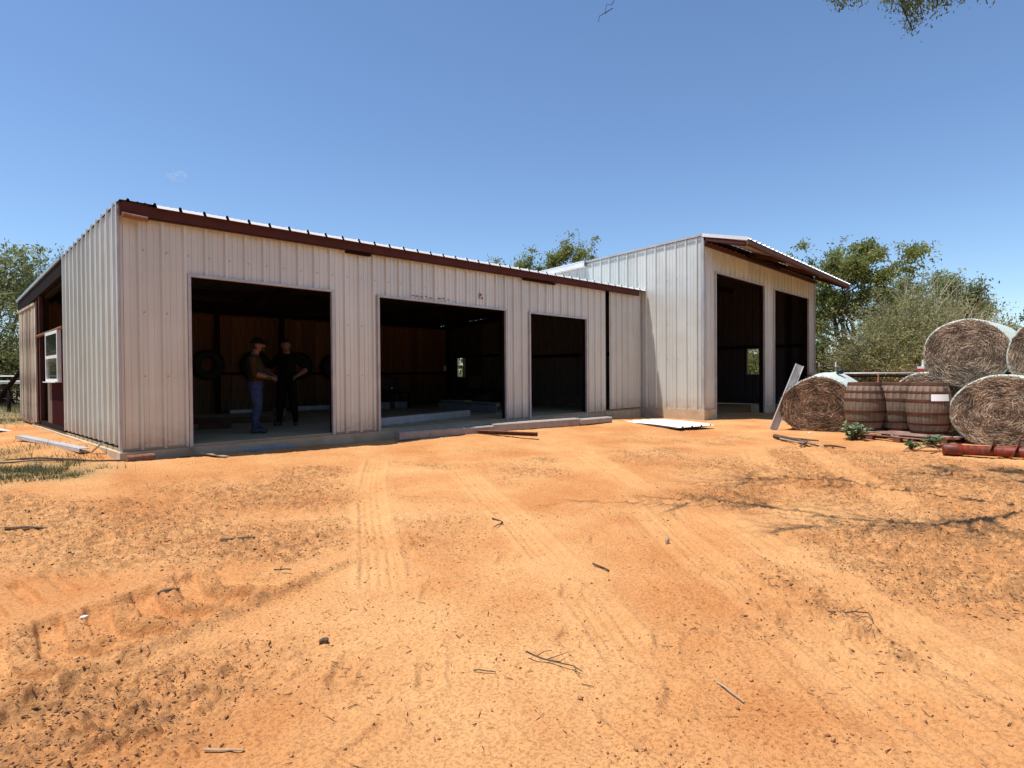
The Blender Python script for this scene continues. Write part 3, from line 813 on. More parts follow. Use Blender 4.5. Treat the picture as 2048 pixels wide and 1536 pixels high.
# the stretch of that wall inside the low workshop has the indoor shade put into its colour
corrugated(tall, 'wall_panel', PTL, 0.0, TY1 - 0.03, lambda u: 0.004, lambda u: 3.21, TY1 - TY0 - 0.16, 0.3048, M['shade_sheet'], (), 3)
PTR = lambda u, v, n: (TX1 + n, TY0 + u, v)
corrugated(tall, 'wall_panel', PTR, 0.0, TY1 - TY0, lambda u: -0.24, lambda u: tz(TY0 + u) + 0.004, 0.16, 0.3048, M['galv'], [(2.0, 2.47, 0.93, 1.93)], 3)
PTB = lambda u, v, n: (TX1 - u, TY1 + n, v)
corrugated(tall, 'wall_panel', PTB, 0.0, TX1 - TX0, lambda u: -0.23, lambda u: tz(TY1) + 0.006, 0.16, 0.3048, M['galv'], (), 6)
screws(tall, PTL, [TY1 - TY0 - 0.16 - 0.3048 * k + 0.05 for k in range(0, 13)], [0.09, 1.35, 2.30, 3.5], M['steel_gray'])
PTRf = lambda u, v, n: (u, v, tz(v) + n)
corrugated(tall, 'roof_panel', PTRf, TX0 - 0.03, TX1 + 0.05, lambda u: TY0 - 0.02, lambda u: TY1 + 0.1, 12.76, 0.3048, M['roof'], (), 3, 0.036)
# awning, falling towards the yard and sagging a little to the right
AY = -3.0
def az(x, y):
    f = (TY0 - 0.02 - y) / (TY0 - 0.02 - AY)
    return (tz(TY0) + 0.004) * (1 - f) + (4.285 - 0.0178 * (x - TX0)) * f
PAW = lambda u, v, n: (u, v, az(u, v) + n)
corrugated(tall, 'awning_panel', PAW, TX0 - 0.01, TX1 + 0.04, lambda u: AY - 0.06, lambda u: TY0 - 0.02, 12.76, 0.3048, M['soffit'], (), 3, 0.036)
mb = MB(); mb.channel((TX1, AY, az(TX1, AY) - 0.082), (TX0, AY, az(TX0, AY) - 0.082), 0.08, 0.140, 0.008); mb.build('fascia_purlin', M['rust_dk'], tall)
mb = MB(); mb.beam((TX0 + .02, TY0 - 0.075, 4.325), (TX1, TY0 - 0.075, 4.305), 0.07, 0.10); mb.build('eave_beam', M['primer'], tall)
for i, x in enumerate((TX0 + 0.05, 15.5, 18.5, TX1 - 0.05)):
    mb = MB(); mb.beam((x, TY0 - 0.06, az(x, TY0) - 0.105), (x, AY + 0.045, az(x, AY) - 0.115), 0.06, 0.12); mb.build('outrigger', M['primer'], tall)
mb = MB(); mb.beam((15.1, TY0 - 0.22, 4.33), (17.6, TY0 - 0.16, 4.33), 0.09, 0.08); mb.build('splice_beam', M['primer_dk'], tall)
# white rake trim on the awning end and along the rear of the roof edge
mb = MB(); mb.beam((TX0 - 0.045, TY0, tz(TY0) - 0.012), (TX0 - 0.045, AY - .05, az(TX0, AY) - 0.012), 0.012, 0.085); mb.build('rake_trim', M['white_sheet'], tall)
mb = MB(); mb.beam((TX0 - 0.050, TY0, tz(TY0) - 0.002), (TX0 - 0.050, 1.86, tz(1.86) - 0.002), 0.014, 0.055); mb.build('rake_trim', M['trim'], tall)
mb = MB()
mb.beam((TX0 - 0.10, 1.87, tz(1.87) + 0.005), (TX0 - 0.10, 6.6, tz(6.6) + 0.005), 0.16, 0.03)
mb.beam((TX0 - 0.165, 1.87, tz(1.87) - 0.07), (TX0 - 0.165, 6.6, tz(6.6) - 0.07), 0.02, 0.13)
mb.beam((TX0 - 0.11, 1.87, tz(1.87) - 0.145), (TX0 - 0.11, 6.6, tz(6.6) - 0.145), 0.17, 0.025)
mb.build('rake_gutter', M['white_sheet'], tall)
mb = MB(); mb.box((TX0 - 0.042, TY0 - 0.042, -0.005), (TX0 - 0.036, TY0 + .02, 4.50)); mb.box((TX0 - 0.042, TY0 - 0.046, -0.005), (TX0 + .02, TY0 - 0.040, 4.42)); mb.build('corner_trim', M['trim'], tall)
mb = MB(); mb.box((TX1 - 0.04, TY0 - 0.046, -0.26), (TX1 + .045, TY0 - 0.040, 4.34)); mb.build('corner_trim', M['trim'], tall)
for (a, b, z0, zt) in TD:
    mb = MB()
    mb.box((a - 0.012, TY0 - 0.054, -0.26), (a + 0.035, TY0, zt)); mb.box((b - 0.035, TY0 - 0.054, -0.26), (b + 0.012, TY0, zt))
    mb.box((a - 0.012, TY0 - 0.056, zt - 0.001), (b + 0.012, TY0, zt + 0.04)); mb.build('door_trim', M['trim'], tall)
    for x in (a - 0.066, b + 0.066):
        mb = MB(); mb.box((x - 0.06, TY0 + 0.02, -0.30), (x + 0.06, TY0 + 0.14, 4.3)); mb.build('door_post', M['primer_dk'], tall)
    mb = MB(); mb.box((a, TY0 + 0.021, zt - 0.004), (b, TY0 + 0.139, zt + 0.10)); mb.build('door_header', M['primer_dk'], tall)
# footings
mb = MB(); mb.box((TX0 - 0.055, TY0 - 0.06, -0.5), (13.27, 0.0, 0.0)); mb.build('footing', M['concrete'], tall)
mb = MB(); mb.box((11.25, 0.0, -0.5), (TX0 - 0.056, 0.12, 0.0)); mb.build('footing', M['concrete'], tall)
mb = MB(); mb.box((12.515, 0.121, -0.5), (12.72, TY1, 0.0015)); mb.build('footing', M['concrete'], tall)
mb = MB(); mb.box((16.76, TY0 - 0.03, -0.5), (17.51, TY0 + .4, -0.05)); mb.build('footing', M['concrete'], tall)
mb = MB(); mb.box((TX1 - 0.06, TY0, -0.5), (TX1 + 0.10, TY1, -0.275)); mb.build('footing', M['concrete'], tall)
# girts and posts seen through the doorways
for (z0) in (1.95,):
    mb = MB(); mb.box((TX1 - 0.14, TY0 + .2, z0), (TX1 - 0.03, TY1, z0 + 0.10)); mb.build('girt', M['primer_dk'], tall)
for (x, y) in ((TX1 - .08, -1.0), (TX1 - .08, 2.6), (TX1 - .08, 5.6), (17.1, 2.4)):
    mb = MB(); mb.box((x - .06, y - .06, -.3), (x + .06, y + .06, tz(y) - .15)); mb.build('steel_post', M['primer_dk'], tall)
for y in (-0.4, 1.2, 2.8, 4.4, 6.0):
    mb = MB(); mb.beam((TX0 + .03, y, tz(y) - .12), (TX1 - .03, y, tz(y) - .12), .06, .18); mb.build('roof_purlin', M['primer_dk'], tall)
mb = MB()
for (y0, y1, z0, z1) in ((0.13, 0.16, .91, 1.95), (0.61, 0.64, .91, 1.95), (0.16, 0.61, .91, .94), (0.16, 0.61, 1.92, 1.95)):
    mb.box((TX1 - 0.05, y0, z0), (TX1 + 0.03, y1, z1))
mb.build('window', M['trim'], tall)

# ------------------------------------------------------------------ vegetation helpers
def leaf_mesh(name, centres, size, mat, parent=None, seed=0, droop=0.3, ratio=0.42, kind=None, origin=(0, 0, 0)):
    g = np.random.default_rng(seed)
    n = len(centres)
    ax = g.normal(size=(n, 3)); ax[:, 2] -= droop * 2
    ax /= np.linalg.norm(ax, axis=1)[:, None] + 1e-9
    rv = g.normal(size=(n, 3)); sd = np.cross(ax, rv); sd /= np.linalg.norm(sd, axis=1)[:, None] + 1e-9
    s = (size * g.uniform(0.6, 1.35, n))[:, None]
    c = np.asarray(centres) - np.asarray(origin)
    v = np.stack([c - ax * s * 0.5, c + sd * s * ratio * 0.5, c + ax * s * 0.5, c - sd * s * ratio * 0.5], 1).reshape(-1, 3)
    f = np.arange(n * 4).reshape(n, 4)
    o = np_mesh(name, v, f, mat, parent)
    if kind: o['kind'] = kind
    return o


def grow(rng, base, height, n_main=4, depth=3, up=0.35, wob=0.35, fork=0.22, open_=0.9, kids=3):
    br = []; tips = []
    def rec(p, d, ln, r, dep):
        pts = [p.copy()]; rad = [r]
        nseg = 4 if dep > 0 else 3
        for i in range(nseg):
            d = (d + Vector((rng.gauss(0, wob), rng.gauss(0, wob), rng.gauss(0, wob * 0.7) + up * 0.25)) * 0.5).normalized()
            p = p + d * ln / nseg
            pts.append(p.copy()); rad.append(r * (1 - 0.55 * (i + 1) / nseg))
        br.append((pts, rad, dep))
        if dep == 0:
            for q in pts[1:]: tips.append(q)
            return
        tips.append(pts[-1])
        for k in range(kids + (1 if dep > 1 else 0)):
            t = rng.uniform(0.35, 1.0); i = min(int(t * nseg), nseg - 1); f = t * nseg - i
            q = pts[i].lerp(pts[i + 1], f)
            a = rng.uniform(0, 2 * math.pi); sp = rng.uniform(0.5, 1.15) * open_
            nd = (d + Vector((math.cos(a), math.sin(a), rng.uniform(-0.25, 0.5))) * sp).normalized()
            rec(q, nd, ln * rng.uniform(0.5, 0.8), rad[i] * rng.uniform(0.45, 0.65), dep - 1)
    h0 = height * fork
    trunk = [Vector((0, 0, -0.15)), Vector((rng.gauss(0, .05) * height * .3, rng.gauss(0, .05) * height * .3, h0 * 0.5)), Vector((rng.gauss(0, .05) * height * .5, rng.gauss(0, .05) * height * .5, h0))]
    r0 = height * 0.028
    br.append((trunk, [r0 * 1.25, r0, r0 * 0.9], depth + 1))
    for k in range(n_main):
        a = 2 * math.pi * (k + rng.uniform(-.3, .3)) / n_main
        d = Vector((math.cos(a) * open_, math.sin(a) * open_, rng.uniform(0.6, 1.5))).normalized()
        rec(trunk[-1].copy(), d, height * rng.uniform(0.32, 0.45), r0 * rng.uniform(0.5, 0.75), depth)
    return br, tips


def make_tree(label, cat, base, height, spread, leaf_mat, n_leaf, leaf_size, seed, name='tree', group=None, depth=3, n_main=4, clump=0.30, bark='bark', fork=0.22, droop=0.3, minr=0.004, up=0.35, flat=1.0, kids=3, bare=0.0, ratio=.42):
    rng = random.Random(seed)
    br, tips = grow(rng, base, height, n_main, depth, up, 0.4, fork, 0.9, kids)
    allp = np.array([q for t in tips for q in [t[:]]])
    zt = np.percentile(allp[:, 2], 99.5); sz = (height - clump * 0.6) / zt
    ex = max(np.percentile(np.abs(allp[:, 0]), 96), np.percentile(np.abs(allp[:, 1]), 96)); sx = spread * 0.5 / ex
    def tf(p): return Vector((p[0] * sx, p[1] * sx, p[2] * sz if p[2] > 0 else p[2]))
    root = thing(name, label, cat, base, 0, group)
    mb = MB()
    for pts, rad, dep in br:
        mb.tube([tf(p) for p in pts], [max(minr, r) for r in rad], 6 if dep >= depth else (4 if dep > 0 else 3), caps=False)
    mb.build('trunk', M[bark], root, smooth=True)
    g = np.random.default_rng(seed + 5)
    tp = np.array([tf(t)[:] for t in tips])
    if bare > 0: tp = tp[g.random(len(tp)) > bare]
    w = g.gamma(0.5, 1.0, len(tp)); w /= w.sum()                 # uneven clumps: some twigs thick with leaf, others thin
    ci = g.choice(len(tp), n_leaf, p=w)
    cs = tp[ci] + np.clip(g.normal(size=(n_leaf, 3)), -1.5, 1.5) * np.array([clump, clump, clump * 0.7]) * g.uniform(0.2, 1.0, (n_leaf, 1))
    leaf_mesh('crown', cs, leaf_size, M[leaf_mat], root, seed + 9, droop, ratio)
    return root


def make_bush(label, base, height, spread, seed, leaf_mat, n_leaf, leaf_size, n_stem, stem_mat, cat='bush', name='bush', group=None):
    """a rounded thicket: many arching pale stems from the ground with small leaves along them"""
    rng = random.Random(seed); g = np.random.default_rng(seed)
    root = thing(name, label, cat, base, 0, group)
    mb = MB(); path = []
    for i in range(n_stem):
        a = rng.uniform(0, 2 * math.pi); rr = spread * 0.5 * math.sqrt(rng.random()) * 1.0
        hh = height * math.sqrt(max(0.02, 1 - (rr / (spread * 0.52)) ** 2)) * rng.uniform(0.55, 1.05)
        p0 = Vector((rng.gauss(0, spread * .13), rng.gauss(0, spread * .13), -0.1))
        p3 = Vector((math.cos(a) * rr, math.sin(a) * rr, hh))
        mid = p0.lerp(p3, 0.5) + Vector((rng.gauss(0, .2), rng.gauss(0, .2), height * 0.12))
        pts = []
        for t in np.linspace(0, 1, 6):
            q = p0 * (1 - t) ** 2 + mid * 2 * t * (1 - t) + p3 * t * t + Vector((rng.gauss(0, .04), rng.gauss(0, .04), rng.gauss(0, .04)))
            pts.append(q)
        mb.tube(pts, list(np.linspace(0.020, 0.007, 6)), 3, caps=False)
        for j in range(3):
            k = rng.randint(2, 4); q = pts[k]
            e = q + Vector((rng.gauss(0, .35), rng.gauss(0, .35), rng.uniform(-.15, .4)))
            mb.tube([q, q.lerp(e, .5) + Vector((rng.gauss(0, .05), rng.gauss(0, .05), .03)), e], [0.008, 0.006, 0.004], 3, caps=False)
            path += [q.lerp(e, t) for t in (.3, .6, .9)]
        path += pts[2:]
    mb.build('stems', M[stem_mat], root)
    tp = np.array([p[:] for p in path]); w = g.gamma(0.8, 1, len(tp)); w /= w.sum()
    cs = tp[g.choice(len(tp), n_leaf, p=w)] + g.normal(size=(n_leaf, 3)) * 0.17
    leaf_mesh('crown', cs, leaf_size, M[leaf_mat], root, seed + 3, 0.15, 0.38)
    return root


def on(x, y, dz=0.0): return (x, y, gz(x, y) + dz)


# trees left of and behind the workshop
make_tree('tall airy grey-green tree rising at the left edge behind the picket end', 'tree', on(0.9, 25.5), 6.9, 6.0, 'leaf_gray', 10000, 0.19, 11, depth=3, clump=0.36, group='trees beyond the workshop')
make_tree('tree showing its top just above the left roof slope of the low workshop', 'tree', on(4.3, 29.5), 7.8, 5.0, 'leaf_gray', 6000, 0.16, 12, depth=3, clump=0.34, group='trees beyond the workshop')
make_bush('dense dark green thicket beside the picket wall at the left edge', on(0.2, 22.5), 4.9, 7.0, 45, 'leaf_olive2', 34000, 0.11, 220, 'bark')
make_tree('dark shrubby tree standing behind the low green one at far left', 'tree', on(-3.6, 30.0), 5.6, 6.0, 'leaf_dark', 12000, 0.16, 14, depth=3, clump=0.5, fork=0.12, group='trees beyond the workshop', n_main=5)
make_tree('broad green tree showing above the middle of the low roof', 'tree', on(22.0, 12.6), 8.35, 5.2, 'leaf', 46000, 0.14, 25, depth=3, clump=0.32, group='trees beyond the workshop', n_main=5)
make_tree('narrow green tree top just left of the white roof gutter', 'tree', on(24.3, 10.9), 8.6, 2.2, 'leaf', 9000, 0.15, 16, depth=3, clump=0.26, group='trees beyond the workshop')
# right side
make_tree('crooked dark-limbed mesquite overhanging the barn roof corner', 'tree', on(26.6, -1.8), 6.75, 6.8, 'leaf', 36000, 0.14, 31, depth=3, clump=0.30, group='mesquites behind the barn', fork=0.3, bare=0.12)
make_tree('open grey-green mesquite between the barn and the stacked bales', 'tree', on(32.6, -4.6), 6.2, 5.2, 'leaf_gray', 24000, 0.15, 32, depth=3, clump=0.30, group='mesquites behind the barn', fork=0.25, bare=0.1)
make_bush('large rounded olive thicket full of pale twigs behind the pipe fence', on(24.3, -4.7), 4.75, 6.8, 41, 'leaf_olive', 85000, 0.095, 1000, 'pale_twig')
make_bush('greener thicket half hidden behind the right corner of the barn', on(25.0, -1.0), 4.2, 4.4, 42, 'leaf', 16000, 0.10, 120, 'bark')
make_bush('thicket outside the small opening in the far barn wall', on(26.6, 2.6), 3.4, 4.4, 43, 'leaf', 12000, 0.11, 100, 'bark')
make_bush('dark thicket right of the pale one, ending behind the bales', on(29.2, -8.2), 3.0, 5.0, 44, 'leaf_dark', 14000, 0.11, 90, 'bark')
for i, (px_, py_, h_, s_, lab) in enumerate(((46.0, -3.6, 5.4, 6.5, 'distant tree directly behind the upper hay bale'), (52.0, -7.6, 5.6, 7.0, 'distant tree left of the one at the right edge'), (57.5, -5.0, 5.7, 6.5, 'most distant round tree above the top hay bale'), (43.0, -9.4, 4.4, 5.5, 'distant tree at the right edge above the cut-off bale'))):
    make_tree(lab, 'tree', on(px_, py_), h_, s_, 'leaf_dark' if i % 2 else 'leaf', 6000, 0.24, 50 + i, depth=2, clump=0.5, fork=0.12, n_main=6, group='distant trees on the right')

# brush on the horizon ahead, one mass, and an added mass behind the viewpoint
g = np.random.default_rng(90)
def brush_ring(a0, a1, r0, r1, h0, h1, n, size, f):
    aa = g.uniform(a0, a1, n); rr = g.uniform(r0, r1, n)
    hh = (h0 + (h1 - h0) * sst(.25, .75, fbm(aa * f, rr * 0.05, 5, 3))) * np.sqrt(g.random(n))
    return np.stack([CAM_POS[0] + rr * np.cos(aa), CAM_POS[1] + rr * np.sin(aa), -0.3 + hh], -1)
o = leaf_mesh('treeline', brush_ring(-0.9, 2.6, 95, 125, 1.6, 5.0, 60000, 0, 14), 0.9, M['leaf_dark'], None, 91, 0.0, 0.6)
set_tags(o, 'low dark brush along the horizon beyond the yard', 'brush', None, 'stuff')
o = leaf_mesh('sky_block_brush', brush_ring(2.75, 5.25, 22, 36, 5.0, 12.0, 70000, 0, 9), 0.60, M['leaf'], None, 92, 0.0, 0.6)  # unseen trees added to cut blue sky fill on the front wall
set_tags(o, 'unseen mesquite brush added behind the viewpoint to block sky light', 'sky_block_brush', None, 'stuff')

# mesquite whose limbs hang over the yard from the right; only its lowest sprays reach into view
ov = thing('mesquite_tree', 'mesquite whose leafy sprays hang into the top right corner of the view', 'tree', on(6.6, -11.4))
O0 = Vector(ov.location)
mb = MB(); R2 = random.Random(77); spray_pts = []
def limb(pts, r0, r1, n=6):
    pts = [Vector(p) + (Vector((-.42, -.09, 0)) if p[2] > 5.25 and r0 > .008 else Vector((0, 0, 0))) for p in pts]
    # smooth and roughen
    q = [pts[0]]
    for a, b in zip(pts[:-1], pts[1:]):
        for t in (0.33, 0.66, 1.0):
            q.append(a.lerp(b, t) + Vector((R2.gauss(0, .035), R2.gauss(0, .035), R2.gauss(0, .03))))
    rr_ = [r1 + (r0 - r1) * (1 - i / (len(q) - 1)) ** 1.6 for i in range(len(q))]
    mb.tube([p - O0 for p in q], rr_, n, caps=False)
    return q
def twigs(q, n, ln, r, sub=2, start=0.3):
    for i in range(n):
        k = R2.randint(int(len(q) * start), len(q) - 2)
        d = (q[k + 1] - q[k]).normalized()
        d = (d + Vector((R2.gauss(0, .7), R2.gauss(0, .7), R2.gauss(0, .25)))).normalized()
        p = q[k]; pts = [p]; L_ = ln * R2.uniform(.5, 1.2)
        for j in range(4):
            d = (d + Vector((R2.gauss(0, .25), R2.gauss(0, .25), R2.gauss(0, .15)))).normalized()
            p = p + d * L_ / 4; pts.append(p)
        mb.tube([x_ - O0 for x_ in pts], [r, r * .8, r * .65, r * .5, r * .3], 4, caps=False)
        if sub > 0: twigs(pts, 3, ln * 0.55, r * 0.5, sub - 1, 0.2)
limb([(6.6, -11.4, -0.5), (6.4, -11.2, 1.4), (6.0, -10.9, 3.0)], 0.20, 0.15, 10)
a1 = limb([(6.0, -10.9, 3.0), (5.0, -10.0, 4.5), (4.1, -8.9, 5.3), (3.25, -7.62, 5.75), (2.35, -7.05, 5.75), (2.1, -6.5, 5.75), (2.15, -5.65, 5.75), (1.6, -5.25, 5.8)], 0.10, 0.006)
THIN = None
twigs(a1, 28, 1.0, 0.013, 2, 0.45)
a2 = limb([(2.35, -7.05, 5.75), (1.95, -6.75, 5.72), (1.5, -6.4, 5.7), (1.2, -6.15, 5.75)], 0.022, 0.006)
twigs(a2, 12, 0.6, 0.008, 1)
a3 = limb([(4.1, -8.9, 5.3), (3.5, -7.75, 5.85), (3.7, -6.9, 5.85), (3.85, -5.9, 5.85), (3.5, -5.4, 5.8), (3.15, -5.15, 5.6)], 0.05, 0.008)
twigs(a3, 20, 0.9, 0.012, 2, 0.4)
# leafy limb further right
a4 = limb([(6.0, -10.9, 3.0), (6.2, -10.0, 4.6), (5.8, -8.8, 5.6), (5.1, -7.7, 6.1), (4.9, -6.9, 6.3), (4.8, -6.3, 6.4)], 0.10, 0.015)
a5 = limb([(5.8, -8.8, 5.6), (5.6, -7.9, 6.1), (5.6, -7.2, 6.2)], 0.05, 0.012)
twigs(a4, 14, 0.9, 0.012, 1, 0.5); twigs(a5, 8, 0.8, 0.010, 1, 0.4)
# thin hanging twig in the top middle
limb([(3.15, -5.15, 5.6), (3.12, -5.45, 5.1), (3.08, -5.5, 4.74), (3.04, -5.45, 4.62), (2.975, -5.4, 4.53)], 0.006, 0.0035, 4)
# drooping stalks that carry the sprays
sprays = [((5.6, -6.6, 5.9), (5.28, -7.05, 4.98), 0.11, 420), ((5.7, -6.8, 5.9), (5.42, -7.2, 4.98), 0.07, 140), ((5.9, -7.3, 5.9), (5.72, -7.55, 4.98), 0.20, 520), ((6.0, -7.6, 5.8), (5.86, -7.68, 4.86), 0.19, 620), ((6.05, -7.8, 5.8), (5.98, -7.80, 4.98), 0.17, 520),
          ((5.8, -7.5, 5.3), (5.80, -7.60, 4.70), 0.075, 150), ((6.1, -7.9, 5.8), (6.12, -7.95, 5.02), 0.15, 380), ((6.2, -8.0, 5.8), (6.34, -8.20, 4.97), 0.07, 70), ((5.75, -7.3, 5.6), (5.62, -7.42, 5.0), 0.08, 110)]
gl = np.random.default_rng(71); lc = []
for (p, q, sg, n_) in sprays:
    p = Vector(p); q = Vector(q); mid = p.lerp(q, 0.5) + Vector((R2.gauss(0, .06), R2.gauss(0, .06), 0))
    mb.tube([p - O0, mid - O0, q - O0], [0.012, 0.009, 0.005], 4, caps=False)
    t = gl.uniform(0.1, 1.0, n_)[:, None]
    c_ = np.array(p)[None] * (1 - t) + np.array(q)[None] * t
    lc.append(np.concatenate([c_, c_]) + gl.normal(size=(2 * n_, 3)) * np.array([sg, sg, sg * 0.75]) * 0.55)
# the leafy part above the frame that shades the ground on the right
for q in (a4[6:], a5[1:]):
    for p in q:
        n_ = 420
        lc.append(np.array(p)[None] + gl.normal(size=(n_, 3)) * np.array([0.42, 0.42, 0.16]) + np.array([0, 0, 0.15]))
for p in list(a1[14:]) + list(a3[10:]):
    n_ = 14
    lc.append(np.array(p)[None] + gl.normal(size=(n_, 3)) * np.array([0.20, 0.20, 0.08]) + np.array([0, 0, 0.12]))
mb.build('trunk', M['bark'], ov, smooth=True)
leaf_mesh('crown', np.concatenate(lc), 0.046, M['leaf_fresh'], ov, 73, 0.5, 0.32, origin=O0[:])

# ------------------------------------------------------------------ grass and weeds
def blades(name, label, spots, seed, mat='grass', h=(0.04, 0.12)):
    g = np.random.default_rng(seed); V = []; 
    for (x, y, sx, sy, n) in spots:
        px = x + g.normal(size=n) * sx; py = y + g.normal(size=n) * sy
        m_ = fbm(px * 4, py * 4, seed, 3) > 0.46
        ok = m_ & ~((px > -0.12) & (py > -0.12) & (px < 12.7) & (py < 9.0))
        px, py = px[ok], py[ok]
        pz = ground_base(px, py) - 0.01
        k = len(px); hh = g.uniform(h[0], h[1], k); a = g.uniform(0, 2 * np.pi, k); ln = g.normal(size=(k, 2)) * 0.5
        w = g.uniform(0.003, 0.006, k)
        b0 = np.stack([px - np.cos(a) * w, py - np.sin(a) * w, pz], -1); b1 = np.stack([px + np.cos(a) * w, py + np.sin(a) * w, pz], -1)
        tp = np.stack([px + ln[:, 0] * hh, py + ln[:, 1] * hh, pz + hh], -1)
        V.append(np.stack([b0, b1, tp], 1).reshape(-1, 3))
    V = np.concatenate(V)
    o = np_mesh(name, V, np.arange(len(V)).reshape(-1, 3), M[mat])
    set_tags(o, label, 'grass', None, 'stuff'); return o
blades('grass', 'sparse green tufts on the sand left of the workshop', [(-1.0, -0.1, .32, .3, 2600), (-1.7, .6, .6, .6, 3000), (-.70, -.8, .20, .13, 1300), (-.35, -.62, .09, .05, 200), (-1.4, 1.9, .5, .5, 1200), (-0.55, 1.3, .3, .8, 300), (-0.4, 9.3, .6, .5, 2600), (-1.2, 7.6, .5, .8, 900), (-2.8, 2.5, .6, 2.0, 6000)], 5)
blades('field_grass', 'dry tan and green grass covering the field beyond the workshop', [(-1.5, 16, 3.5, 3.5, 16000), (-4, 28, 6, 7, 12000)], 6, 'grass', (0.06, 0.28))

def weed(label, x, y, n, spread, height, seed):
    g = random.Random(seed)
    root = thing('weed', label, 'weed', on(x, y), 0, 'leafy weeds by the pallet')
    st = MB(); lf = MB()
    for i in range(n):
        a = g.uniform(0, 6.28); r = spread * g.uniform(.2, 1); h = height * g.uniform(.4, 1)
        e = Vector((math.cos(a) * r, math.sin(a) * r, h)); p0 = Vector((g.gauss(0, .02), g.gauss(0, .02), -.02)); mid = p0.lerp(e, .5) + Vector((0, 0, h * .25))
        st.tube([p0, mid, e], [.005, .004, .003], 4, caps=False)
        for k in range(11):
            t = g.uniform(.25, 1.0); c = p0.lerp(mid, t * 2) if t < .5 else mid.lerp(e, t * 2 - 1)
            d = Vector((g.gauss(0, 1), g.gauss(0, 1), g.gauss(.15, .4))).normalized(); s_ = Vector((-d.y, d.x, g.gauss(0, .3))).normalized()
            L_ = g.uniform(.03, .105); w = L_ * .36
            up_ = d.cross(s_)
            if up_.z < 0: up_ = -up_
            lf.add([c, c + d * L_ * .45 + s_ * w + up_ * .012, c + d * L_, c + d * L_ * .45 - s_ * w + up_ * .012], [(0, 1, 2), (0, 2, 3)])
    st.build('stems', M['grass'], root); lf.build('leaves', M['leaf_weed'], root)
weed('leafy green weed at the left front corner of the pallet', 9.95, -6.02, 34, 0.30, 0.32, 1)
weed('low pale leafy weed by the right end of the pallet', 9.65, -7.22, 16, 0.22, 0.20, 2)
weed('small weed just left of the auger end', 9.15, -7.05, 8, 0.12, 0.12, 3)

# ------------------------------------------------------------------ fences
fen = thing('pipe_fence', 'low dark pipe fence with a pale top rail running behind the bales', 'fence', on(16.0, -2.5))
FO = Vector(fen.location)
fa = Vector((16.70, -3.17, 0.0)); fb = Vector((23.5, -10.2, 0.0))
for z in (0.93, 0.855, 0.45):
    mb = MB(); mb.tube([fa + Vector((0, 0, z)) - FO, fb + Vector((0, 0, z - 0.02)) - FO], 0.024 if z > .9 else .034, 8); mb.build('rail', M['steel_gray'] if z > .9 else M['primer_dk'], fen, smooth=True)
for t in (0.0, 0.21, 0.48, 0.75, 1.0):
    p = fa.lerp(fb, t); mb = MB(); mb.tube([Vector((p.x, p.y, -.4)) - FO, Vector((p.x, p.y, .91)) - FO], 0.038, 8); mb.build('post', M['rust'], fen, smooth=True)
for i, (x, y, lab) in enumerate(((16.80, -3.30, 'thin white-tipped stake close against the barn corner'), (17.17, -3.65, 'thin white-tipped stake standing clear behind the leftmost bale'))):
    st = thing('stake', lab, 'stake', on(x + .1, y - .1), 0, 'white-tipped stakes by the pipe fence')
    mb = MB(); mb.beam((0, 0, -.1), (0, 0, 1.42), .022, .022); mb.build('shaft', M['steel_gray'], st)
    mb = MB(); mb.beam((0, 0, 1.421), (0, 0, 1.56), .035, .035); mb.build('tip', M['white'], st)
lfz = thing('wire_fence', 'dark pipe post fence with wires at the left edge of the field', 'fence', on(0.35, 14.6))
LO = Vector(lfz.location)
for i, (x, y) in enumerate(((0.35, 14.6), (-3.2, 16.4), (2.6, 13.4))):
    mb = MB(); mb.tube([Vector((x, y, -.5)) - LO, Vector((x, y, .62)) - LO], .05, 8); mb.build('post', M['primer_dk'], lfz, smooth=True)
mb = MB(); mb.tube([Vector((.20, 14.75, .45)) - LO, Vector((1.05, 13.9, 1.95)) - LO], [.07, .05], 8); mb.build('brace', M['primer_dk'], lfz, smooth=True)
mb = MB(); mb.tube([Vector((.20, 14.75, .25)) - LO, Vector((.22, 14.76, .66)) - LO], .095, 8); mb.build('post', M['primer_dk'], lfz, smooth=True)
mb = MB()
for z in (.35, .6, 1.03):
    mb.tube([Vector((-3.2, 16.4, z)) - LO, Vector((.35, 14.6, z)) - LO, Vector((2.6, 13.4, z)) - LO], .006, 4)
mb.build('wires', M['steel_gray'], lfz)
wr = MB(); wr.beam((-2.5, 0.9, 0), (1.9, -.9, 0), .05, .10, bev=.01)
white_rail = set_tags(wr.build('rail', M['white'], None, loc=(0.1, 17.6, 0.83)), 'long white rail standing in the field beyond the left fence', 'rail')
mb = MB(); mb.box((-2.45, .78, -1.1), (-2.4, .84, -.05)); mb.box((1.7, -.85, -1.1), (1.75, -.8, -.05))
mb.build('rail_legs', M['white'], white_rail)

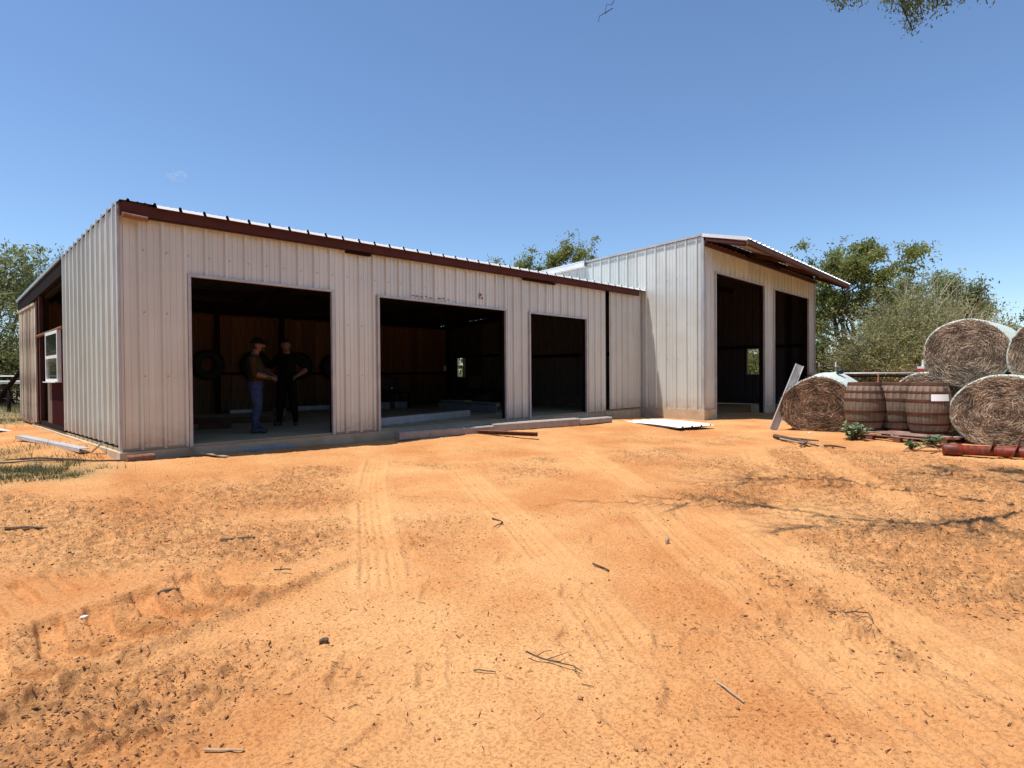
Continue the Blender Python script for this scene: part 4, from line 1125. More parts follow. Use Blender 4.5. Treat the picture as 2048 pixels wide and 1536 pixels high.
# ------------------------------------------------------------------ hay bales
def hay_bale(label, loc, W, H, L, rz, seed, straw='straw', sag=0.0, n_strand=13000, net_ripple=0.010, net_lift=0.0):
    g = np.random.default_rng(seed)
    root = thing('hay_bale', label, 'hay bale', loc, rz, 'round hay bales stacked beside the barn')
    NA = 96
    ph = g.uniform(0, 6)
    def rim(a, k=1.0):
        y = W / 2 * np.cos(a); z = H / 2 * np.sin(a)
        r_ = 1 + 0.012 * np.sin(3 * a + ph) + 0.010 * np.sin(5 * a + ph * 2)
        y = y * r_ * (1 - sag * 0.10 * np.sin(a)); z = z * r_
        z = np.where(z < -H * 0.40, -H * 0.40 - (-z - H * 0.40) * 0.75, z)
        return y * k, z * k + H * 0.475
    a = np.linspace(0, 2 * np.pi, NA, endpoint=False)
    # core face with a slightly bulged, torn surface
    NR = 14
    V = []; 
    for i in range(NR):
        k = i / (NR - 1) * 0.992
        y, z = rim(a, 1.0); cz = H * 0.475
        yy = y * k; zz = cz + (z - cz) * k
        xx = -0.035 * (1 - k ** 3) + (fbm(yy * 9 + seed, zz * 9, 3, 3) - 0.5) * 0.05 * (1 - 0.5 * k)
        V.append(np.stack([xx, yy, zz], -1))
    V = np.concatenate(V)
    idx = np.arange(NR * NA).reshape(NR, NA); j2 = np.roll(idx, -1, 1)
    F = np.stack([idx[:-1], j2[:-1], j2[1:], idx[1:]], -1).reshape(-1, 4)
    np_mesh('hay_face', V, F, M['hay_core'], root, True)
    # net wrapped round the side, pulled a little over the edge
    xs = np.concatenate([[-0.040, -0.042, -0.022], np.linspace(0.0, L, 16)])
    ks = np.concatenate([[0.952, 0.975, 1.0], np.ones(16)])
    V = []
    for x, k in zip(xs, ks):
        y, z = rim(a, 1.0); cz = H * 0.475
        rp_ = 1.004 + net_ripple * (fbm(a * 2.2 + seed, np.full_like(a, x * 7), 7, 3) - 0.5) * 2
        kk = k + (0 if k == 1 else (vnoise(a * 7, a * 0 + seed, 3) - .5) * 0.035)
        lift = net_lift * np.maximum(0, np.sin(a)) * min(1.0, max(0.0, x) / 0.5) * (0.6 + 0.8 * vnoise(a * 3, np.full_like(a, x * 3.0), 5))
        V.append(np.stack([np.full_like(a, x), y * kk * rp_, cz + (z - cz) * kk * rp_ + lift], -1))
    V = np.concatenate(V); n_ = len(xs)
    idx = np.arange(n_ * NA).reshape(n_, NA); j2 = np.roll(idx, -1, 1)
    F = np.stack([idx[:-1], j2[:-1], j2[1:], idx[1:]], -1).reshape(-1, 4)
    np_mesh('net_wrap', V, F, M['net'], root, True)
    y, z = rim(a, 1.0)
    V = np.concatenate([np.stack([np.full_like(a, L), y, z], -1), [[L, 0, H * .475]]]); F = np.stack([np.arange(NA), np.roll(np.arange(NA), -1), np.full(NA, NA)], -1)
    np_mesh('back_face', V, F, M['hay_core'], root)
    # straw: thousands of strands lying along the rolled layers, some sticking out
    n = n_strand
    rho = np.sqrt(g.random(n)) * 0.955; th = g.uniform(0, 2 * np.pi, n)
    y, z = rim(th, 1.0); cz = H * .475
    cy = y * rho; cz2 = cz + (z - cz) * rho
    tx = -np.sin(th) * W; tz_ = np.cos(th) * H
    ln_ = np.hypot(tx, tz_) + 1e-9; tx /= ln_; tz_ /= ln_
    dv = g.normal(size=n) * 0.42; rxx, rzz = -tz_, tx
    dy = tx * np.cos(dv) + rxx * np.sin(dv); dz = tz_ * np.cos(dv) + rzz * np.sin(dv)
    Ls = g.uniform(0.03, 0.15 if straw == 'straw' else 0.22, n); wd = g.uniform(0.0018, 0.0044, n)
    curv = g.normal(size=n) * 0.9
    x0 = -0.03 + (fbm(cy * 9 + seed, cz2 * 9, 3, 3) - 0.5) * 0.05 - g.gamma(1.3, 0.008, n) - 0.012 * (1 - rho)
    P = []
    for t in (-1, -0.33, 0.33, 1):
        s_ = t * Ls / 2
        oy = dy * s_ - dz * curv * s_ * np.abs(s_) * 2.5; oz = dz * s_ + dy * curv * s_ * np.abs(s_) * 2.5
        ox = g.normal(size=n) * 0.006 - (0.012 * g.random(n) if abs(t) == 1 else 0)
        P.append(np.stack([x0 + ox, cy + oy, np.maximum(cz2 + oz, 0.005)], -1))
    tw = g.uniform(-0.9, 0.9, n)
    side = np.stack([np.sin(tw), -dz * np.cos(tw), dy * np.cos(tw)], -1) * wd[:, None]
    vs = np.stack([P[0] - side, P[0] + side, P[1] - side, P[1] + side, P[2] - side, P[2] + side, P[3] - side, P[3] + side], 1).reshape(-1, 3)
    b = np.arange(n)[:, None] * 8
    F = np.concatenate([b + np.array([[0, 1, 3, 2]]), b + np.array([[2, 3, 5, 4]]), b + np.array([[4, 5, 7, 6]])], 0)
    o = np_mesh('straw', vs, F, M[straw], root); o['kind'] = 'stuff'
    return root

hay_bale('leftmost sagging hay bale with loose pale net on top and a metal strip leaning', (11.33, -5.03, -0.31), 1.56, 1.20, 1.35, 0.05, 1, 'straw_brown', 1.0, 11000, 0.02, 0.07)
hay_bale('hay bale of the lower row standing behind the three barrels', (12.05, -6.77, -0.31), 1.30, 1.29, 1.35, -0.05, 2, 'straw', 0.4)
hay_bale('large hay bale of the lower row just right of the barrels', (10.42, -8.07, -0.31), 1.46, 1.23, 1.35, -0.08, 3, 'straw', 0.6)
hay_bale('uppermost hay bale with its whole round face showing', (11.2, -7.50, 0.675), 1.31, 1.24, 1.35, -0.10, 4, 'straw', 0.2)
hay_bale('upper hay bale cut off by the right edge of the view', (11.0, -8.72, 0.62), 1.34, 1.26, 1.35, -0.06, 5, 'straw', 0.2, 11000)
hay_bale('lower hay bale out at the far right end of the stack', (10.55, -9.50, -0.31), 1.36, 1.22, 1.35, 0.0, 6, 'straw', 0.5, 2500)

# ------------------------------------------------------------------ barrels on their pallet
BH, BR_, BHD = 0.895, 0.338, 0.262
def b_r(z): return BHD + (BR_ - BHD) * (1 - ((z - BH / 2) / (BH / 2)) ** 2)
NST = 18
def stave_mesh():
    mb = MB(); zs = np.linspace(0, BH, 9); hw = math.pi / NST * 0.975; V = []
    for z in zs:
        r = b_r(z)
        for (a, rr_) in ((-hw, r - .003), (-hw * .8, r), (hw * .8, r), (hw, r - .003), (hw, r - .024), (-hw, r - .024)):
            V.append((rr_ * math.cos(a), rr_ * math.sin(a), z))
    F = []
    for i in range(len(zs) - 1):
        for j in range(6): F.append((i * 6 + j, i * 6 + (j + 1) % 6, (i + 1) * 6 + (j + 1) % 6, (i + 1) * 6 + j))
    F += [tuple(range(5, -1, -1)), tuple((len(zs) - 1) * 6 + j for j in range(6))]
    mb.add(V, F); return mb
HOOPS = ((0.005, .040), (0.150, .032), (0.330, .042), (0.555, .042), (0.705, .034), (0.845, .046))
barrel_src = None
def make_barrel(label, loc, rz, paper=None):
    global barrel_src
    root = thing('barrel', label, 'barrel', loc, rz, 'oak barrels on the pallet')
    if barrel_src is None:
        st = stave_mesh().build('stave', M['oak'], root); hs = []
        for (z0, h) in HOOPS:
            mb = MB(); n_ = 5; pr = []
            for i in range(n_): z = z0 + h * i / (n_ - 1); pr.append((b_r(z) + .006, z))
            for i in range(n_ - 1, -1, -1): z = z0 + h * i / (n_ - 1); pr.append((b_r(z) - .001, z))
            mb.lathe(pr, 40, closed=True); hs.append(mb.build('hoop', M['hoop'], root, smooth=False))
        mb = MB(); mb.lathe([(0.001, BH - .035), (b_r(BH - .03) - .025, BH - .035), (b_r(BH - .03) - .025, BH - .055), (0.001, BH - .055)], 32); hd = mb.build('barrel_head', M['oak'], root)
        mb = MB(); mb.lathe([(0.001, .05), (b_r(.05) - .025, .05)], 32); hb = mb.build('barrel_head', M['oak'], root)
        mb = MB(); mb.box((b_r(.78) - .002, -.035, .775), (b_r(.78) + .012, .035, .792)); bk = mb.build('bracket', M['black'], root)
        bk.rotation_euler = (0, 0, math.radians(-118))
        barrel_src = dict(st=st, rest=hs + [hd, hb, bk])
        first = st
    else:
        first = add_copy(barrel_src['st'], root)
        for c in barrel_src['rest']: add_copy(c, root)
    for i in range(1, NST): add_copy(barrel_src['st'], root, None, (0, 0, 2 * math.pi * i / NST))
    if paper:
        mb = MB(); V = []; n_ = 8
        for zz in (0.575, 0.69):
            for i in range(n_ + 1):
                a = paper + (-0.45 + 0.9 * i / n_); rr_ = b_r(zz) + .010
                V.append((rr_ * math.cos(a), rr_ * math.sin(a), zz))
        mb.add(V, [(i, i + 1, n_ + 2 + i, n_ + 1 + i) for i in range(n_)])
        pp = mb.build('paper_label', M['paper'], root)
    return root
make_barrel('leftmost barrel on the pallet, next to the sagging bale', (10.60, -6.03, -0.135), 0.3)
make_barrel('middle barrel set slightly back between the other two', (10.93, -6.52, -0.135), 1.1)
make_barrel('right-hand barrel with a white paper sheet fixed to it', (10.56, -7.04, -0.135), 0.0, paper=math.radians(-140))

pal = thing('pallet', 'long weathered wooden pallet under the three barrels', 'pallet', (10.27, -5.98, -0.288), math.atan2(-1.347, -0.472))
PLn, PD = 1.43, 1.02
for y in (0.0, 0.23, 0.46, 0.69, 0.92):
    mb = MB(); mb.beam((0, y + .06, .142), (PLn if y < .3 else PLn * .82, y + .06, .142), .125, .022, bev=.003); mb.build('deck_board', M['pallet'], pal)
for x in (0.06, 0.70, 1.36):
    mb = MB(); mb.beam((x, 0, .118), (x, PD, .118), .11, .022); mb.build('cross_board', M['pallet'], pal)
for y in (0.03, 0.5, 0.98):
    mb = MB(); mb.beam((0, y, .098), (PLn, y, .098), .10, .018, bev=.003); mb.build('stringer_board', M['pallet'], pal)
    for x in (0.24, 0.72, 1.22):
        mb = MB(); mb.box((x - .06, y - .045, -.02), (x + .06, y + .045, .0885)); mb.build('block', M['pallet_block'], pal)

# small things on the bales
lump = MB(); lump.blob((0, 0, .05), (.10, .075, .06), 4, .12, 2); lump.blob((.05, .06, .02), (.07, .05, .03), 5, .12, 1)
set_tags(lump.build('bundle', M['black'], None, True, loc=(11.85, -5.30, 0.92)), 'small dark rounded bundle lying on top of the sagging bale', 'bundle')
mk = thing('marker', 'small white marker with a red base on the bale behind the barrels', 'marker', (12.12, -6.68, 0.955))
mb = MB(); mb.box((-.06, -.06, 0), (.06, .06, .055)); mb.build('base', mat_basic('red_plastic', (.42, .05, .04), None, .4), mk)
mb = MB(); mb.box((-.058, -.058, .056), (.058, .058, .10)); mb.beam((0, -.03, .10), (0, -.035, .23), .045, .045, bev=.01); mb.build('body', M['white'], mk)

# leaning sheet metal strip
ls = MB()
p0 = Vector((11.13, -4.16, -.285)); p1 = Vector((11.50, -4.585, 1.12)); d = (p1 - p0).normalized()
sx = Vector((0.62, -0.70, 0.0)); sx = (sx - d * sx.dot(d)).normalized(); sn = d.cross(sx).normalized()
for (u0, u1, n0, n1) in ((-.085, .085, 0, .003), (-.085, -.082, -.05, 0), (.082, .085, -.05, 0), (-.012, .012, .003, .012)):
    vs = [p + sx * u + sn * q for p in (p0, p1) for (u, q) in ((u0, n0), (u1, n0), (u1, n1), (u0, n1))]
    ls.add([v - p0 for v in vs], [(0, 1, 5, 4), (1, 2, 6, 5), (2, 3, 7, 6), (3, 0, 4, 7), (3, 2, 1, 0), (4, 5, 6, 7)])
set_tags(ls.build('metal_strip', M['trim'], None, loc=p0), 'long grey folded metal strip leaning against the leftmost bale', 'metal strip')

# ------------------------------------------------------------------ auger, rods, sticks on the right
ag = thing('auger', 'worn orange-red grain auger screw lying on the sand in front of the bales', 'auger', (8.60, -7.52, -0.29 + 0.095))
dA = Vector((0.20, -0.98, 0)).normalized()
mb = MB(); mb.tube([dA * 0.0, dA * 2.6], .072, 20); mb.build('shaft', M['orange_red'], ag, smooth=True)
mb = MB(); mb.tube([dA * -0.02, dA * 0.0, dA * 0.20, dA * 0.22], [.070, .088, .088, .074], 20); mb.build('coupling', M['orange_red'], ag, smooth=True)
V = []; F = []; nT = 120; sA = dA.cross(Vector((0, 0, 1)))
for i in range(nT + 1):
    t = i / nT; l = 0.50 + 2.05 * t; a = 2 * math.pi * 2.05 * t / 0.27
    dr = sA * math.cos(a) + Vector((0, 0, 1)) * math.sin(a)
    for (r, o_) in ((.07, 0), (.15, 0.0), (.15, .006), (.07, .006)):
        q = dA * (l + o_) + dr * r
        if q.z < -.088: q.z = -.088
        V.append(q)
for i in range(nT):
    for j in range(4): F.append((i * 4 + j, i * 4 + (j + 1) % 4, i * 4 + 4 + (j + 1) % 4, i * 4 + 4 + j))
mb = MB(); mb.add(V, F); mb.build('flighting', M['orange_red'], ag)

def stick(name, label, cat, pts, r0, r1, mat, n=7, wob=.006, branches=0, seed=0, group=None):
    g = random.Random(seed); pts = [Vector(p) for p in pts]; O = Vector((pts[0].x, pts[0].y, gz(pts[0].x, pts[0].y)))
    mb = MB(); q = []
    for a, b in zip(pts[:-1], pts[1:]):
        for t in (0, .33, .66): q.append(a.lerp(b, t) + Vector((g.gauss(0, wob), g.gauss(0, wob), abs(g.gauss(0, wob)))))
    q.append(pts[-1])
    mb.tube([p - O for p in q], list(np.linspace(r0, r1, len(q))), n)
    for i in range(branches):
        k = g.randint(1, len(q) - 2); d = (q[k + 1] - q[k]).normalized(); s_ = Vector((-d.y, d.x, 0)) * (1 if i % 2 else -1)
        L_ = (pts[-1] - pts[0]).length * g.uniform(.2, .45); e = q[k] + (d + s_ * g.uniform(.5, 1.1)).normalized() * L_ + Vector((0, 0, g.uniform(.0, .02)))
        mid = q[k].lerp(e, .5) + Vector((g.gauss(0, wob), g.gauss(0, wob), .005))
        mb.tube([q[k] - O, mid - O, e - O], [r0 * .6, r0 * .45, r1 * .6], 5)
    return set_tags(mb.build(name, mat, None, loc=O), label, cat, group)
def gp(x, y, dz=.01): return (x, y, gz(x, y) + dz)

stick('rod', 'thin rusty rod pointing at the auger end', 'rod', [gp(8.70, -7.00, .012), gp(9.0, -7.44, .02)], .011, .011, M['rust'], 6, .002)
stick('bent_wire', 'looped brown wire lying just left of the auger', 'wire', [gp(8.55, -7.0, .01), gp(8.8, -7.15, .03), gp(8.95, -7.33, .10), gp(8.9, -7.45, .03), gp(8.65, -7.35, .012)], .008, .008, M['rust'], 6, .004)
stick('dead_branch', 'dark thick end of the broken branch pile in front of the leftmost bale', 'branch', [gp(9.40, -4.84, .03), gp(9.1, -5.15, .05), gp(8.8, -5.5, .03), gp(8.52, -5.84, .02)], .045, .018, M['dark_twig'], 8, .015, 2, 3, 'broken branches in front of the leftmost bale')
stick('dead_branch', 'pale thin branch lying along the dark broken branch', 'branch', [gp(9.2, -5.0, .02), gp(8.8, -5.32, .04), gp(8.45, -5.95, .02)], .018, .008, M['tan_twig'], 6, .012, 1, 4, 'broken branches in front of the leftmost bale')
stick('dead_branch', 'short red-brown stick at the right end of the branch pile', 'branch', [gp(8.60, -5.9, .015), gp(8.50, -6.25, .02)], .02, .012, M['dark_twig'], 6, .008, 1, 5, 'broken branches in front of the leftmost bale')
pb = MB(); pb.blob((0, 0, .02), (.05, .035, .025), 2, .2, 1)
set_tags(pb.build('stone', M['pebble'], None, loc=on(10.70, -5.04)), 'small pale stone at the foot of the sagging bale', 'stone')

# white corrugated sheets on the ground in front of the barn
def ground_sheet(label, o_, ux, vx, w, l, z, seed):
    u = Vector((ux[0], ux[1], 0)).normalized(); v = Vector((vx[0], vx[1], 0)).normalized()
    mb = MB(); P = lambda a, b, n: tuple(u * a + v * b + Vector((0, 0, n + z + 0.02 * math.sin(b * 1.7 + seed))))
    pts = [p for p in rib_profile(0, w, 0.10, 0.30, 0.034, 0.04, 0.014) if 0 <= p[0] <= w]
    pts = [(0, 0)] + pts + [(w, 0)]
    nb = 6
    for i in range(len(pts) - 1):
        for k in range(nb):
            b0, b1 = l * k / nb, l * (k + 1) / nb
            mb.add([P(pts[i][0], b0, pts[i][1]), P(pts[i + 1][0], b0, pts[i + 1][1]), P(pts[i + 1][0], b1, pts[i + 1][1]), P(pts[i][0], b1, pts[i][1])], [(0, 1, 2, 3)])
    return set_tags(mb.build('roofing_sheet', M['white_sheet'], None, loc=o_), label, 'roofing sheet', 'loose sheets before the barn')
ground_sheet('upper of the white ribbed sheets lying on the sand by the barn corner', on(9.50, -2.82), (1.14, -0.27), (0.31, 0.95), 1.16, 1.95, 0.075, 0.0)
ground_sheet('lower white ribbed sheet, sticking out under the other one', on(9.55, -2.72), (1.14, -0.30), (0.31, 0.95), 1.10, 1.98, 0.030, 0.6)

# ------------------------------------------------------------------ along the front of the workshop
def conc_beam(label, a, b, w, h, z):
    a = Vector(a); b = Vector(b); O = Vector((a.x, a.y, z))
    mb = MB(); n_ = 8; q = []
    mb.beam((0, 0, h / 2), (b.x - a.x, b.y - a.y, h / 2), w, h, bev=.022)
    return set_tags(mb.build('concrete_beam', M['kerb'], None, loc=O), label, 'concrete beam', 'concrete beams laid along the doorways')
conc_beam('left concrete beam below the middle doorway, rough-ended', (3.98, -0.40), (6.00, -0.66), .20, .15, -.185)
conc_beam('longest concrete beam, in the middle of the row', (6.02, -0.62), (8.32, -0.98), .21, .17, -.18)
conc_beam('short concrete beam at the right end of the row', (8.34, -1.0), (9.42, -1.08), .19, .13, -.165)
ch = MB(); ch.channel((0, 0, .04), (0.42, -1.32, .04), .075, .07, .006)
set_tags(ch.build('steel_channel', M['rust'], None, loc=on(5.56, -0.56)), 'rusty steel channel lying on the sand before the concrete beams', 'steel channel')
sc = MB(); sc.box((0, 0, 0), (.75, .13, .008)); sc.box((0, .13, 0), (.75, .134, .03))
o = sc.build('scrap_strip', M['steel_gray'], None, loc=(1.42, -0.42, -.135), rz=.12); o.rotation_euler = (.18, 0.02, .12)
set_tags(o, 'grey metal strip lying in the shade below the left doorway', 'metal strip')
st = MB(); V = []
for i, (x, y, z) in enumerate(((.80, -.10, -.07), (.84, -.28, -.12), (.90, -.50, -.13), (1.00, -.78, -.15))):
    st_w = .035; V += [(x - st_w, y - .01, z + .004), (x + st_w, y + .01, z), (x + st_w, y + .01, z + .012), (x - st_w, y - .01, z + .016)]
st.add([(v[0] - .8, v[1] + .1, v[2] + .15) for v in V], [(i * 4 + j, i * 4 + (j + 1) % 4, i * 4 + 4 + (j + 1) % 4, i * 4 + 4 + j) for i in range(3) for j in range(4)] + [(3, 2, 1, 0), (12, 13, 14, 15)])
set_tags(st.build('metal_strap', M['tan_twig'], None, loc=(.8, -.1, -.13)), 'pale bent strap on the ground by the left jamb', 'strap')
stick('rusty_pipe', 'short rusty pipe at the foot of the front left corner', 'pipe', [(-.02, -.24, -.10), (.30, -.20, -.10)], .045, .045, M['rust'], 12, .001)
stick('cable', 'dark cable trailing past the left corner of the workshop', 'cable', [gp(-1.25, 1.15, .012), gp(-.75, .75, .014), gp(-.3, .15, .012), gp(.05, -.32, .014), gp(.7, -.33, .012)], .011, .011, M['cable'], 6, .006)
stick('cable', 'second thin cable lying over the tufts at the left', 'cable', [gp(-1.2, .9, .012), gp(-.7, .55, .014), gp(-.35, .25, .012)], .009, .009, M['cable'], 6, .006)
tr = MB(); tr.channel((0, 0, .05), (.36, -2.85, .03), .13, .05, .005, up=(0, 0, -1))
set_tags(tr.build('metal_trim', M['trim'], None, loc=on(-.62, 3.65)), 'long pale metal trim lying beside the left end wall', 'metal trim')
tb = MB(); tb.beam((0, 0, .01), (.13, -.12, .17), .035, .012)
set_tags(tb.build('metal_bracket', M['steel_gray'], None, loc=on(-.20, .75)), 'short pale strip propped on the end of the long trim', 'metal strip')
sp = MB(); sp.box((-.35, -.3, 0), (.35, .3, .012))
o = sp.build('scrap_sheet', M['white_sheet'], None, loc=(-.85, 5.9, .0), rz=.5); o.rotation_euler = (.12, .18, .5)
set_tags(o, 'white scrap sheet at the left edge near the pickets', 'scrap sheet')

# ------------------------------------------------------------------ inside the workshop
def tyre(label, x, z):
    mb = MB(); prof = []
    for i in range(16):
        a = 2 * math.pi * i / 16
        prof.append((.275 + .105 * math.cos(a) * (1 if math.cos(a) > 0 else .95), .09 * math.copysign(abs(math.sin(a)) ** .7, math.sin(a))))
    root = thing('tyre', label, 'tyre', (x, 7.09, z), 0, 'tyres hung along the plank partition')
    mb.lathe(prof, 36, closed=True)
    o = mb.build('tyre_body', M['rubber'], root, smooth=True); o.rotation_euler = (math.radians(90), 0, 0)
    tb_ = MB()
    for k in range(36):
        a = 2 * math.pi * k / 36
        for zz in (-.045, .045):
            c, s = math.cos(a + (0.04 if zz > 0 else 0)), math.sin(a + (0.04 if zz > 0 else 0))
            p = Vector((c * .383, s * .383, zz)); t_ = Vector((-s, c, 0)); r_ = Vector((c, s, 0))
            tb_.add([p + t_ * u * .024 + Vector((0, 0, w * .036)) + r_ * q for q in (-.012, .008) for (u, w) in ((-1, -1), (1, -1), (1, 1), (-1, 1))], [(4, 5, 6, 7), (0, 1, 5, 4), (1, 2, 6, 5), (2, 3, 7, 6), (3, 0, 4, 7)])
    o2 = tb_.build('tread_blocks', M['rubber'], root); o2.rotation_euler = (math.radians(90), 0, 0); o2['kind'] = 'stuff'
    return root
tyre('leftmost tyre on the planks, its hole showing clear', 3.50, 1.26)
tyre('tyre half hidden behind the person in the olive shirt', 4.70, 1.24)
tyre('tyre at the elbow of the person in black', 5.92, 1.25)
tyre('tyre cut off by the right jamb of the left doorway', 7.02, 1.22)

def lumber(label, pts, w, h, mat, name='board', cat='board', group='lumber on the workshop floor'):
    a, b = Vector(pts[0]), Vector(pts[1]); mb = MB(); mb.beam((0, 0, 0), b - a, w, h, bev=.004)
    return set_tags(mb.build(name, mat, None, loc=a), label, cat, group)
lumber('dark plank lying at the back left of the left doorway', ((1.5, 4.3, .06), (3.6, 3.0, .06)), .20, .11, M['plank_in'])
lumber('pale plank lying behind the person in the olive shirt', ((2.2, 4.6, .03), (4.2, 3.6, .03)), .15, .05, M['olive_board'])
lumber('short block of timber on the floor by the left jamb', ((1.75, 2.55, .05), (2.25, 2.35, .05)), .12, .10, M['plank_in'])
lumber('long pale board at the foot of the partition', ((5.7, 6.75, .06), (7.4, 6.75, .06)), .06, .12, M['steel_gray'])
lumber('short pale board at the foot of the partition behind the people', ((3.9, 6.8, .05), (4.6, 6.8, .05)), .06, .09, M['steel_gray'])
bk = MB(); bk.lathe([(.001, 0), (.12, 0), (.14, .28), (.13, .28), (.12, .02), (.001, .02)], 20)
set_tags(bk.build('bucket', M['olive_board'], None, True, loc=(3.55, 3.2, 0)), 'small dull bucket on the floor behind the two people', 'bucket')
# cee sections stacked in the middle doorway
def cee(label, a, b, w, h):
    a, b = Vector(a), Vector(b); mb = MB(); mb.channel((0, 0, h / 2), (b.x - a.x, b.y - a.y, h / 2), w, h, .006)
    return set_tags(mb.build('steel_channel', M['steel_gray'], None, loc=a), label, 'steel channel', 'grey channels on the workshop floor')
cee('long grey steel channel lying across the middle doorway', (7.05, 1.15, 0.002), (4.05, .48, 0.002), .09, .15)
cee('upper grey channel of the pair at the right of the middle doorway', (8.42, 1.55, .20), (8.9, 4.35, .20), .10, .055)
cee('lower grey channel of the pair at the right of the middle doorway', (8.36, 1.50, 0.002), (8.85, 4.35, 0.002), .12, .18)
def tote(label, x, y, w):
    mb = MB(); mb.box((-w / 2, -.15, 0), (w / 2, .15, .17)); mb.box((-w / 2 - .01, -.16, .171), (w / 2 + .01, .16, .19))
    set_tags(mb.build('box', M['steel_gray'], None, loc=(x, y, 0.0)), label, 'box', 'pale boxes under the workbench')
tote('pale box at the left under the dark bench', 7.35, 5.75, .26); tote('pale box in the middle under the dark bench', 7.75, 5.65, .30); tote('pale box at the right under the dark bench', 8.25, 5.6, .42)
bn = thing('workbench', 'dark bench with a machine on it at the left of the middle doorway', 'workbench', (7.9, 5.7, 0))
mb = MB(); mb.box((-.75, -.28, .42), (.75, .28, .47)); mb.build('top', M['primer_dk'], bn)
for sx_ in (-.68, .68):
    for sy_ in (-.22, .22):
        mb = MB(); mb.box((sx_ - .03, sy_ - .03, 0), (sx_ + .03, sy_ + .03, .42)); mb.build('leg', M['primer_dk'], bn)
mc = thing('machine', 'black boxy machine with a small bright knob on the bench', 'machine', (7.95, 5.7, .47))
mb = MB(); mb.beam((-.30, 0, .25), (.30, 0, .25), .34, .38, bev=.03); mb.build('body', M['black'], mc)
mb = MB(); mb.box((-.22, -.12, 0), (.22, .12, .06)); mb.build('base', M['black'], mc)
mb = MB(); mb.tube([(.02, -.18, .12), (.02, -.21, .12)], .022, 10); mb.build('knob', M['white'], mc)
# folding chair shapes near the right rear wall
def chair(label, x, y, rz):
    ch_ = thing('chair', label, 'chair', (x, y, 0), rz, 'dark chairs at the rear')
    mb = MB(); mb.beam((-.22, 0, .44), (.22, 0, .44), .42, .05, bev=.015); mb.build('seat', M['black'], ch_)
    mb = MB(); mb.beam((-.21, .21, .74), (.21, .21, .74), .04, .40, bev=.012); mb.build('backrest', M['black'], ch_)
    for (a, b) in ((-.2, -.18), (.2, -.18), (-.2, .2), (.2, .2)):
        mb = MB(); mb.tube([(a, b, 0), (a * .95, b * .95, .43)], .014, 6); mb.build('leg', M['black'], ch_)
chair('dark chair in front of the ribbed wall, back showing', 11.2, 5.4, -.6); chair('dark chair beside the other, nearer the right jamb', 11.5, 4.55, -1.1)
hp = MB(); hp.blob((0, 0, .22), (.55, .45, .34), 8, .12, 2)
set_tags(hp.build('tarp_bundle', M['black'], None, True, loc=(10.9, 4.6, 0)), 'dark covered bundle on the floor by the chairs', 'bundle')
mb = MB(); mb.blob((0, 0, .12), (.8, .5, .28), 9, .2, 2)
set_tags(mb.build('soil_heap', M['clod'], None, True, loc=(19.9, 3.2, -.28)), 'low dark heap on the floor inside the tall barn', 'heap')


